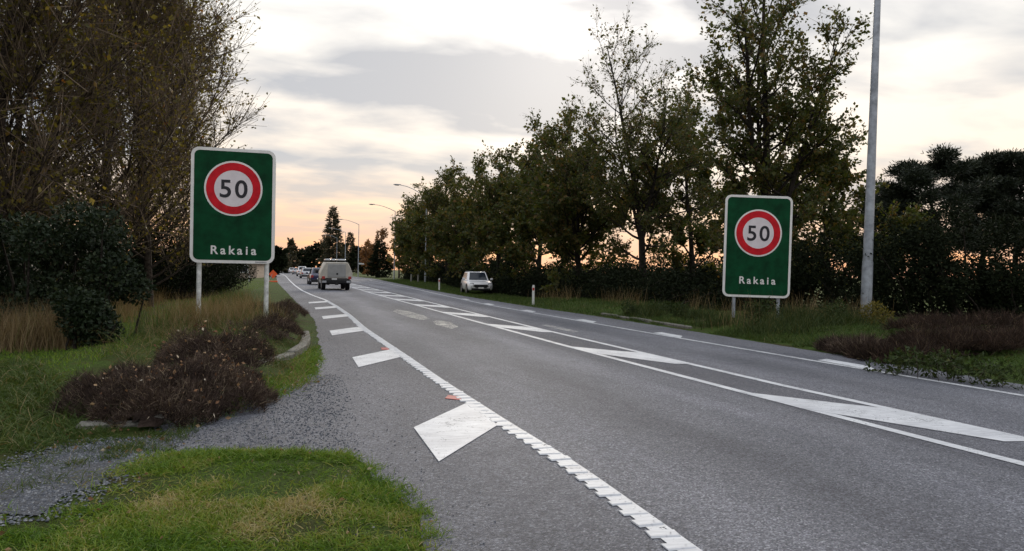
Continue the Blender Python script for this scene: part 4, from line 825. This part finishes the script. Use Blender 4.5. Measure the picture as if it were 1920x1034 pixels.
def lobes_box(rng, n, ext, h, r, base=0.0):
    out = []
    for i in range(n):
        x = rng.uniform(-ext[0], ext[0]); y = rng.uniform(-ext[1], ext[1]); rr = r*rng.uniform(0.7, 1.25); z = rng.uniform(base+rr*0.5, max(base+rr*0.6, h-rr)); out.append((x, y, z, rr, rr, rr*rng.uniform(0.75, 1.05)))
    return out
rng = np.random.default_rng(11)
p = at(120, 500, 14.5); lb = lobes_box(rng, 38, (1.35, 0.9), 2.45, 0.42)+[(1.3, -0.5, 1.2, 0.42, 0.42, 0.36), (0.7, -0.4, 2.05, 0.4, 0.4, 0.42), (1.6, -0.4, 0.95, 0.28, 0.28, 0.24), (-1.9, 0, 1.2, 0.8, 0.8, 0.9), (-2.4, 0, 1.9, 0.8, 0.8, 0.8)]
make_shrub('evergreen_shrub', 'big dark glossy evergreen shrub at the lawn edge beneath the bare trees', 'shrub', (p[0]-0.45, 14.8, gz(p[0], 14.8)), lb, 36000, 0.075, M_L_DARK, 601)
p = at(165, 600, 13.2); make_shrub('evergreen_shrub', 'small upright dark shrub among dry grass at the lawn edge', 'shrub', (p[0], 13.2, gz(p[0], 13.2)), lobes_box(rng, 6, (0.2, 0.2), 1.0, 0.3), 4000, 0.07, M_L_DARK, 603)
def hedge(label, pts, h, thick, n, leaf, seed, mt, r=0.7):
    """one continuous hedge along a line of ground points"""
    rng = np.random.default_rng(seed); c = np.mean(np.array(pts), 0); L = []; 
    for i in range(len(pts)-1):
        a, b = np.array(pts[i]), np.array(pts[i+1]); ln = np.linalg.norm(b-a); m = int(ln*thick*h*0.9/r**2)+3
        for k in range(m):
            s = rng.random(); q = a+(b-a)*s; hh = h*(0.80+0.22*math.sin(q[1]*0.9+q[0]*0.7+seed)+0.16*math.sin(q[1]*2.3-q[0]*1.7+seed)); rr = r*rng.uniform(0.4, 1.25)
            L.append((q[0]-c[0]+rng.uniform(-thick/2, thick/2), q[1]-c[1]+rng.uniform(-thick/2, thick/2), rng.uniform(rr*0.4, max(rr*0.5, hh-rr*0.7)), rr, rr, rr*0.9))
    return make_shrub('hedge', label, 'hedge', (c[0], c[1], gz(c[0], c[1])-0.02), L, n, leaf, mt, seed, stems=30)
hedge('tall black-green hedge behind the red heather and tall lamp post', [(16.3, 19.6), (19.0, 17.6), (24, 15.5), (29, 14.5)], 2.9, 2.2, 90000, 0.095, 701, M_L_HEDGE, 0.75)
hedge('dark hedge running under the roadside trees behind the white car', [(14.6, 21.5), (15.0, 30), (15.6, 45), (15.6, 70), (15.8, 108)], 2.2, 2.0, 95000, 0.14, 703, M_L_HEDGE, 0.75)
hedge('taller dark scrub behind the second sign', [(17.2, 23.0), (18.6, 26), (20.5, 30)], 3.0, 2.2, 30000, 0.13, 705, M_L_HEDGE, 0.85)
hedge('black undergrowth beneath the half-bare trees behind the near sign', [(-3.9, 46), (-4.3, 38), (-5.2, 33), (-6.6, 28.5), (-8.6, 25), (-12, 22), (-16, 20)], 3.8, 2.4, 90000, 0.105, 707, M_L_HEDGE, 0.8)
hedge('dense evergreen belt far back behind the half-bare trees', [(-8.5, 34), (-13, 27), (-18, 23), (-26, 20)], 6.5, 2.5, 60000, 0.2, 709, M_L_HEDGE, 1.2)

hedge('far field hedge glimpsed under the crowns of the roadside trees', [(30, 44), (34, 60), (40, 90), (44, 130)], 3.4, 2.5, 26000, 0.26, 711, M_L_HEDGE, 1.0)
hedge('dark scrub filling under the far end of the roadside row', [(16.8, 52), (17.0, 80), (16.8, 106)], 3.0, 1.6, 30000, 0.19, 713, M_L_HEDGE, 0.9)

# ------------------------------------------------------------------ heather
def heather(label, cx, cy, rx, ry, h, n, seed, mt, rot=0.0, group='heather clumps', sp=(0.035, 0.13)):
    rng = np.random.default_rng(seed); z0 = gz(cx, cy); root = empty('heather_bush', (cx, cy, z0), rot); tag(root, label, 'heather bush', group)
    def shape(u, v):
        an = np.arctan2(v, u); r2 = (u*u+v*v)*(1+0.16*np.sin(3*an+seed)+0.12*np.sin(5*an+seed*2)+0.09*np.sin(11*an+seed)+0.12)**2; return h*np.sqrt(np.clip(1-r2**1.1, 0, 1))*(0.78+0.26*np.sin(u*5.1+seed)*np.cos(v*4.3+seed)+0.12*np.sin(u*11+v*8+seed)+0.07*np.sin(u*23-v*17))
    g = 25; uu, vv = np.meshgrid(np.linspace(-1, 1, g), np.linspace(-1, 1, g)); rr = np.maximum(np.abs(uu), np.abs(vv))/np.maximum(np.hypot(uu, vv), 1e-6); rr[~np.isfinite(rr)] = 1; uu, vv = uu*rr, vv*rr
    sv = shape(uu, vv); Z = np.where(sv > 0.45*h, sv*0.55-0.14, -0.35); V = np.stack([uu.ravel()*rx*0.92, vv.ravel()*ry*0.92, Z.ravel()], 1); i, j = np.meshgrid(np.arange(g-1), np.arange(g-1), indexing='ij'); b = (i*g+j).ravel()
    Fb = np.stack([b, b+1, b+g+1, b+g], 1); Fb = Fb[(sv.ravel()[Fb] > 0.45*h).all(1)]        # only the covered middle of the mound
    raw('woody_base', V, Fb, M_SOIL, root, smooth=True)
    th = rng.uniform(0, 6.283, n); r = np.sqrt(rng.random(n)); u, v = r*np.cos(th), r*np.sin(th); zz = shape(u, v)*rng.uniform(0.55, 1.0, n)+np.abs(rng.normal(size=n))*0.02
    ok = shape(u, v) > 0.03; u, v, zz = u[ok], v[ok], zz[ok]; n = len(u); C = np.stack([u*rx, v*ry, zz-0.05], 1); nrm = np.stack([u*0.6, v*0.6, np.full(n, 0.9)], 1)+rng.normal(size=(n, 3))*0.6
    tint = np.clip(0.45+0.28*rng.normal(size=n)+0.2*np.sin(u*9)*np.sin(v*8), 0, 0.94); tint[rng.random(n) < 0.02] = 1.0
    strip_obj('foliage', C, nrm, rng.uniform(sp[0], sp[1], n), rng.uniform(0.5, 1.3, n)*0.0075*(sp[1]/0.14), rng, mt, tint, root, 0.3, 2); return root
c1 = gp(290, 745, 0.2); heather('large dark purple heather mound beside the gravel in front of the near sign', c1[0]+0.05, c1[1]+0.48, 1.10, 1.20, 0.50, 52000, 801, M_HEATH)
c2 = gp(410, 685, 0.25); heather('purple heather mound adjoining the large one, nearer the kerb', c2[0]-0.12, c2[1]+0.25, 0.75, 0.90, 0.50, 20000, 803, M_HEATH)
c3 = gp(495, 625, 0.25); heather('low heather mound at the foot of the near sign', c3[0]+0.06, c3[1]+0.4, 0.72, 1.35, 0.40, 14000, 805, M_HEATH)
c4 = gp(545, 590, 0.2); heather('heather mound farthest along the shoulder past the near sign', c4[0]-0.35, c4[1]-0.5, 0.85, 2.4, 0.42, 22000, 807, M_HEATH)
for k, (px, py, rx, ry, lab) in enumerate(((1720, 668, 1.0, 0.9, 'red-brown heather across the road just past the tall lamp post'), (1810, 664, 1.2, 1.0, 'red-brown heather across the road between lamp post and picture edge'), (1905, 668, 1.2, 1.0, 'red-brown heather across the road at the picture edge'), (1625, 655, 0.7, 0.9, 'dull heather in the weeds before the tall lamp post'), (1850, 640, 2.4, 1.6, 'broad red heather bank against the foot of the tall hedge'))):
    c = gp(px, py, 0.15); heather(lab, c[0]+0.3, c[1]+0.5, rx, ry, 0.30 if k != 4 else 0.42, 12000, 820+k, M_HEATHR if k != 3 else M_HEATH, sp=(0.1, 0.24))

# ------------------------------------------------------------------ grass, weeds, litter, gravel
def blades(name, x, y, hmin, hmax, wd, seed, mt, lean=0.5, droop=0.35, segs=2, tint=None, label=None, z=None):
    rng = np.random.default_rng(seed); n = len(x); zz = ground_z(x, y) if z is None else z; C = np.stack([x, y, zz-0.01], 1)
    D = rng.normal(size=(n, 3))*lean; D[:, 2] = 1.0
    t = np.clip(0.42+0.22*rng.normal(size=n)+0.30*vnoise(x, y, 2.2, seed), 0, 1) if tint is None else tint
    o = strip_obj(name, C, D, rng.uniform(hmin, hmax, n)*(0.8+0.4*(vnoise(x, y, 1.7, seed+1)+0.5)), np.full(n, wd)*rng.uniform(0.7, 1.3, n), rng, mt, t, None, droop, segs)
    return tag(o, label, 'grass' if label else None, kind='stuff')
def scatter(poly, n, seed, avoid=True, ragged=0.0):
    rng = np.random.default_rng(seed); P = np.array(poly)[:, :2]; lo, hi = P.min(0), P.max(0); x = rng.uniform(lo[0], hi[0], n); y = rng.uniform(lo[1], hi[1], n)
    k = in_poly(x+rng.normal(size=n)*ragged, y+rng.normal(size=n)*ragged, [tuple(p) for p in P])
    yj = y+rng.normal(size=n)*0.06+vnoise(x, y, 6.0, 12)*0.22+vnoise(x, y, 19.0, 14)*0.12
    if avoid: k &= (x < interp(EDGE_L, yj)+rng.normal(size=n)*0.07+vnoise(x, y, 6.0, 13)*0.10+0.02) | (x > interp(EDGE_R, y)+rng.normal(size=n)*0.05)
    return x[k], y[k]
LAWN = [tuple(gp(*q)[:2]) for q in [(-120, 1080), (-120, 975), (0, 975), (60, 1000), (120, 970), (200, 925), (240, 880), (330, 850), (480, 838), (600, 828), (690, 828), (730, 875), (790, 940), (840, 1010), (870, 1080)]]
x, y = scatter(LAWN, 120000, 31, True, 0.08); m_ = vnoise(x, y, 3.0, 77)+vnoise(x, y, 9.0, 78)*0.6; keep = np.random.default_rng(5).random(len(x)) < np.clip(0.66+m_*1.6, 0.06, 1); x, y = x[keep], y[keep]
tn = np.clip(0.42+0.20*np.random.default_rng(6).normal(size=len(x))-0.60*vnoise(x, y, 2.4, 80)+0.40*vnoise(x, y, 9, 81), 0, 1)
blades('lawn_grass', x, y, 0.03, 0.105, 0.0068, 32, M_GRASS, 1.0, 0.6, 3, tn, 'short patchy lawn grass in front of the camera')
FAR_LAWN = [(-9, 9), (-2.3, 9), (-2.3, 13), (-3.0, 16), (-2.6, 22), (-2.4, 40), (-2.0, 75), (-8, 100), (-14, 90), (-5.5, 40), (-5.0, 26), (-7, 17), (-12, 14)]
x, y = scatter(FAR_LAWN, 300000, 33); kk = np.random.default_rng(1).random(len(x)) < np.clip(14.0/y, 0.05, 1)**1.5; x, y = x[kk], y[kk]; blades('lawn_grass', x, y, 0.05, 0.10, 0.014, 34, M_GRASS, 0.6, 0.4, 1, np.clip(0.35+0.15*np.random.default_rng(3).normal(size=len(x)), 0, 0.8), 'green mown strip behind the heather bed')
VR = [(9.2, 24), (14.2, 24), (14.2, 60), (15, 104), (10.5, 104), (9.2, 60), (9.0, 40)]
x, y = scatter(VR, 60000, 35); blades('verge_grass', x, y, 0.07, 0.20, 0.02, 36, M_GRASSD, 0.6, 0.4, 1, None, 'rough green verge grass around the parked white car')
BEDL = [tuple(gp(*q, 0.1)[:2]) for q in [(420, 765), (470, 745), (540, 725), (590, 700), (604, 660), (600, 640), (560, 655), (545, 690), (470, 712), (420, 745)]]
x, y = scatter(BEDL, 9000, 37, False, 0.06); blades('kerb_weeds', x, y, 0.06, 0.17, 0.010, 38, M_GRASS, 0.8, 0.6, 3, np.clip(0.3+0.2*np.random.default_rng(9).normal(size=len(x)), 0, 1), 'green weeds growing out along the kerb of the heather bed')
NEARB = [tuple(gp(*q)[:2]) for q in [(-60, 850), (-60, 700), (60, 715), (130, 760), (160, 800), (120, 840), (60, 860)]]
x, y = scatter(NEARB, 14000, 39); blades('rough_grass', x, y, 0.10, 0.32, 0.009, 40, M_GRASSD, 0.7, 0.7, 3, np.clip(0.55+0.25*np.random.default_rng(8).normal(size=len(x)), 0, 1), 'long rough grass at the picture edge beside the heather')
BARE = [tuple(gp(*q)[:2]) for q in [(60, 880), (130, 815), (300, 800), (420, 770), (470, 760), (380, 800), (320, 850), (300, 870), (220, 890), (190, 860), (130, 850)]]
x, y = scatter(BARE, 9000, 41, False, 0.04); k = vnoise(x, y, 6.0, 90) > -0.02; blades('sparse_weeds', x[k], y[k], 0.04, 0.13, 0.007, 42, M_GRASSD, 0.8, 0.6, 2, None, 'sparse weeds along the foot of the heather bed')
rngt = np.random.default_rng(19)
def clumps(name, spots, n_each, hmin, hmax, spread, seed, mt, label, wd, tint0):
    rng = np.random.default_rng(seed); X = np.concatenate([a+rng.normal(size=n_each)*spread*f for a, b, f in spots]); Y_ = np.concatenate([b+rng.normal(size=n_each)*spread*f for a, b, f in spots])
    return blades(name, X, Y_, hmin, hmax, wd, seed, mt, 0.75, 0.6, 3, np.clip(tint0+0.22*rng.normal(size=len(X)), 0, 1), label)
edge = [(*gp(px, py)[:2], rngt.uniform(0.5, 1.3)) for px, py in ((650, 868), (620, 862), (690, 880), (560, 858), (500, 862), (430, 858), (740, 930), (775, 965), (800, 1005), (360, 866), (300, 872), (260, 884))]
clumps('grass_tufts', edge, 150, 0.05, 0.13, 0.07, 24, M_GRASS, 'longer green tufts along the ragged lawn edge', 0.006, 0.35)
mid = [(*gp(px, py)[:2], rngt.uniform(0.5, 1.4)) for px, py in ((165, 822), (185, 815), (250, 842), (285, 838), (235, 850), (150, 836), (110, 858), (70, 880), (205, 868), (140, 880), (95, 905), (30, 925), (160, 910), (320, 815), (350, 800), (400, 782), (120, 842), (210, 830), (10, 880), (50, 850))]
clumps('grass_tufts', mid, 110, 0.04, 0.14, 0.08, 25, M_GRASSD, 'dark weedy tufts breaking through the gravel path', 0.006, 0.6)
br = [(float(a), float(b), rngt.uniform(0.6, 1.4)) for a, b in zip(rngt.uniform(-2.3, 0.4, 26), rngt.uniform(9.2, 17.5, 26))]
clumps('heather_grass', br, 26, 0.35, 0.85, 0.10, 26, M_DRY, 'pale grass stalks growing up through the heather', 0.004, 0.5)
bw = [(float(a), float(b), rngt.uniform(0.6, 1.5)) for a, b in ((-1.5, 11.3), (-1.9, 11.9), (-1.0, 12.2), (-1.5, 12.9), (-0.7, 13.0), (-0.35, 12.2), (-2.0, 13.6), (-1.1, 13.9), (-1.7, 14.6), (-0.8, 14.6), (-2.1, 10.6), (-0.2, 11.0), (-0.1, 13.6), (-2.3, 12.5))]
clumps('bed_weeds', bw, 120, 0.15, 0.5, 0.16, 27, M_GRASSD, 'green and tan weeds between the heather mounds before the near sign', 0.007, 0.62)
# dry standing grass
def tufts(name, spots, n_each, hmin, hmax, spread, seed, mt, label, wd=0.008, lean=0.22):
    rng = np.random.default_rng(seed); X, Y_ = [], []
    for (a, b) in spots: X.append(a+rng.normal(size=n_each)*spread); Y_.append(b+rng.normal(size=n_each)*spread)
    x, y = np.concatenate(X), np.concatenate(Y_); return blades(name, x, y, hmin, hmax, wd, seed, mt, lean, 0.22, 3, np.clip(0.55+0.25*rng.normal(size=len(x)), 0, 1), label)
tufts('dry_grass', [tuple(gp(q, 664+8*math.sin(q))[:2]) for q in range(-40, 150, 16)], 300, 0.35, 0.85, 0.18, 51, M_DRY, 'tan dry grass below the dark evergreen shrub')
tufts('dry_grass', [tuple(gp(q, r_)[:2]) for q, r_ in ((215, 612), (235, 600), (255, 588), (275, 578), (290, 572))], 200, 0.35, 0.8, 0.25, 53, M_DRY, 'tan dry grass between the dark shrub and the mown strip')
tufts('dry_grass', [(-2.1, 15.2), (-1.6, 15.6), (-1.9, 16.4), (-1.1, 16.0), (-0.7, 17.4), (-1.3, 18.2), (-2.4, 17.5), (-2.0, 19.5), (-1.2, 20.5)], 230, 0.3, 0.75, 0.25, 55, M_DRY, 'dry and green tall grass around the near sign posts')
tufts('tall_weeds', [(-2.3, 14.4), (-1.8, 15.9), (-1.0, 15.4), (-0.6, 16.6), (-1.8, 21.5), (-2.2, 24), (-2.0, 27), (-2.3, 30)], 260, 0.2, 0.6, 0.35, 57, M_GRASSD, 'green weeds around the near sign posts')
tufts('dry_grass', [(11.2, 17.0), (12.6, 19.2), (13.4, 17.6), (14.3, 17.4), (15.0, 17.2), (14.4, 18.8), (13.0, 22.5), (12.3, 26), (12.8, 29), (12.2, 33), (12.6, 37)], 90, 0.35, 0.9, 0.35, 59, M_DRY, 'dull dry stalks around the second sign and lamp post', 0.010)
tufts('tall_weeds', [(10.7, 15.6), (11.2, 14.8), (11.6, 16.4), (12.2, 15.6), (10.9, 17.8), (11.4, 19.6), (12.6, 16.6), (10.8, 21.5), (11.6, 23), (13.2, 15.6), (13.9, 16.3)], 330, 0.2, 0.6, 0.32, 61, M_WEED, 'green weeds at the foot of the second sign', 0.014, 0.5)
KR = [(9.85, 13), (10.6, 13), (10.9, 24), (9.9, 24)]; x, y = scatter(KR, 9000, 63, False); kk = vnoise(x, y, 2.5, 64) > -0.08; x, y = x[kk], y[kk]; blades('kerb_weeds', x, y, 0.06, 0.24, 0.012, 64, M_GRASSD, 0.8, 0.6, 2, None, 'low weeds along the kerb across the road')
BR = [(9.8, 6), (11.4, 6), (14, 9), (15, 12), (13.5, 15.5), (10.2, 14)]
x, y = scatter(BR, 16000, 65); blades('rough_grass', x, y, 0.06, 0.22, 0.012, 66, M_GRASSD, 0.8, 0.6, 2, None, 'dark low growth along the verge across the road at the picture edge')
rngp = np.random.default_rng(66)
for k, (px, py, lab) in enumerate(((1660, 690, 'leafy weed at the road edge nearest the second shoulder bar'), (1712, 695, 'taller leafy weed with pale stalks at the road edge'), (1765, 700, 'leafy weed third along the road edge before the heather'), (1820, 706, 'leafy weed second from the picture edge by the road'), (1880, 716, 'leafy weed at the picture edge by the road'))):
    c = gp(px, py, 0.1); make_shrub('leafy_weed', lab, 'weed', (c[0]+0.15, c[1]+0.15, gz(c[0], c[1])-0.02), lobes_box(rngp, 6, (0.34, 0.25), 0.5, 0.13), 260, 0.08, M_WEED, 850+k, 7, 'leafy weeds across the road', 0.4, M_BARK, 0.006)
for k, (x_, y_, sz, lab) in enumerate(((10.9, 22.6, 1.0, 'leafy green weed clump by the kerb, left of the second sign'), (11.3, 20.6, 0.8, 'leafy weed clump by the kerb just left of the second sign posts'), (11.9, 16.9, 1.1, 'leafy weed clump directly before the second sign'), (13.2, 16.4, 1.2, 'leafy weed clump right of the second sign posts'), (14.2, 15.6, 1.0, 'brownish weed clump before the tall lamp post'))):
    make_shrub('leafy_weed', lab, 'weed', (x_, y_, gz(x_, y_)-0.02), lobes_box(rngp, 7, (0.5*sz, 0.4*sz), 0.62*sz, 0.2*sz), 900, 0.075, M_WEED if k < 4 else M_L_OLIVE, 870+k, 7, 'leafy weeds across the road', 0.4, M_BARK, 0.006)
def litter(name, poly, n, seed, smin, smax, label, avoid=False):
    rng = np.random.default_rng(seed); x, y = scatter(poly, n, seed, avoid, 0.05); C = np.stack([x, y, np.maximum(ground_z(x, y), 0.004)+rng.uniform(0.006, 0.03, len(x))], 1); D = rng.normal(size=(len(x), 3)); D[:, 2] *= 0.25; up = np.zeros_like(D); up[:, 2] = 1; up += rng.normal(size=D.shape)*0.25
    V, F = leaf_quads(C, D, rng.uniform(smin, smax, len(x)), rng, 0.6, nrm=np.cross(unit(D), up)); tag(raw(name, V, F, M_LITTER, tint=np.clip(rng.beta(1.6, 1.6, len(x)), 0, 1)), label, 'leaves', kind='stuff')
litter('fallen_leaves', BARE+BEDL, 1100, 71, 0.02, 0.06, 'brown and tan fallen leaves along the heather bed')
litter('fallen_leaves', LAWN, 130, 73, 0.015, 0.045, 'scattered fallen leaves on the near lawn', True)
HB = [tuple(gp(*q, 0.3)[:2]) for q in [(150, 745), (230, 690), (330, 640), (470, 640), (540, 640), (480, 715), (350, 765), (200, 780)]]
def heather_flecks():
    rng = np.random.default_rng(75); x, y = scatter(HB, 900, 75, False); dg = bpy.context.evaluated_depsgraph_get(); Z = []
    hb = [(c1[0]+0.05, c1[1]+0.48, 1.10, 1.20, 0.50, 801), (c2[0]-0.12, c2[1]+0.25, 0.75, 0.90, 0.50, 803), (c3[0]+0.06, c3[1]+0.4, 0.72, 1.35, 0.40, 805)]
    z = ground_z(x, y)*0-1.0
    for cx, cy, rx, ry, h, sd in hb:
        u, v = (x-cx)/rx, (y-cy)/ry; r2 = u*u+v*v; sh = h*np.sqrt(np.clip(1-r2**1.1, 0, 1))*(0.78+0.26*np.sin(u*5.1+sd)*np.cos(v*4.3+sd)+0.12*np.sin(u*11+v*8+sd)); z = np.maximum(z, np.where(r2 < 0.95, gz(cx, cy)+sh, -1))
    k = (z > 0)*(rng.random(len(x)) < 0.75) > 0; x, y, z = x[k], y[k], z[k]+rng.uniform(-0.03, 0.05, k.sum())
    D = rng.normal(size=(len(x), 3)); V, F = leaf_quads(np.stack([x, y, z], 1), D, rng.uniform(0.02, 0.055, len(x)), rng, 0.6)
    tag(raw('fallen_leaves', V, F, M_LITTER, tint=np.clip(0.45+0.3*rng.normal(size=len(x)), 0, 1)), 'curled fallen leaves caught in the heather', 'leaves', kind='stuff')
heather_flecks()
def stones(name, poly, n, seed, smin, smax, label, avoid=False, zoff=0.008, flat=0.6):
    rng = np.random.default_rng(seed); x, y = scatter(poly, n, seed, avoid, 0.12); n = len(x); s = rng.uniform(smin, smax, n)
    base = np.array([[1, 0, 0], [0, 1, 0], [-1, 0, 0], [0, -1, 0], [0, 0, 1], [0, 0, -1]], float); B = base[None]*rng.uniform(0.6, 1.2, (n, 6, 1)); th = rng.uniform(0, 6.28, n); c, s_ = np.cos(th)[:, None], np.sin(th)[:, None]
    Vx = B[:, :, 0]*c-B[:, :, 1]*s_; Vy = B[:, :, 0]*s_+B[:, :, 1]*c; V = np.stack([Vx*s[:, None]+x[:, None], Vy*s[:, None]+y[:, None], B[:, :, 2]*s[:, None]*flat+(np.maximum(ground_z(x, y), 0.0)+zoff)[:, None]], -1).reshape(-1, 3)
    f = np.array([[0, 1, 4], [1, 2, 4], [2, 3, 4], [3, 0, 4], [1, 0, 5], [2, 1, 5], [3, 2, 5], [0, 3, 5]]); F = (np.arange(n)*6)[:, None, None]+f[None]
    tag(raw(name, V, F.reshape(-1, 3), M_STONE, tint=np.repeat(rng.random(n), 8)), label, 'gravel', kind='stuff')
stones('loose_gravel', PATH, 12000, 81, 0.005, 0.015, 'blue-grey loose gravel of the path at the picture corner')
APR = [tuple(gp(*q)[:2]) for q in [(300, 800), (420, 775), (500, 742), (590, 704), (640, 705), (640, 800), (660, 850), (600, 852), (480, 860), (330, 855), (280, 860), (260, 830)]]
stones('loose_gravel', APR, 7000, 83, 0.004, 0.012, 'loose chips scattered on the gravel apron by the shoulder')
x, y = scatter(APR, 9000, 91, False, 0.1); kk = (vnoise(x, y, 5.0, 92)+vnoise(x, y, 13.0, 93)*0.7 > 0.38) | (np.random.default_rng(2).random(len(x)) < 0.05); blades('apron_weeds', x[kk], y[kk], 0.025, 0.08, 0.006, 94, M_GRASSD, 0.9, 0.6, 2, None, 'sparse weeds and moss creeping over the gravel apron')
SHO = [(0.45, 2.5), (1.2, 2.5), (1.0, 12), (0.5, 22), (0.35, 22), (0.2, 11), (0.3, 6)]
stones('loose_gravel', SHO, 1800, 85, 0.003, 0.009, 'stray chips along the shoulder edge')
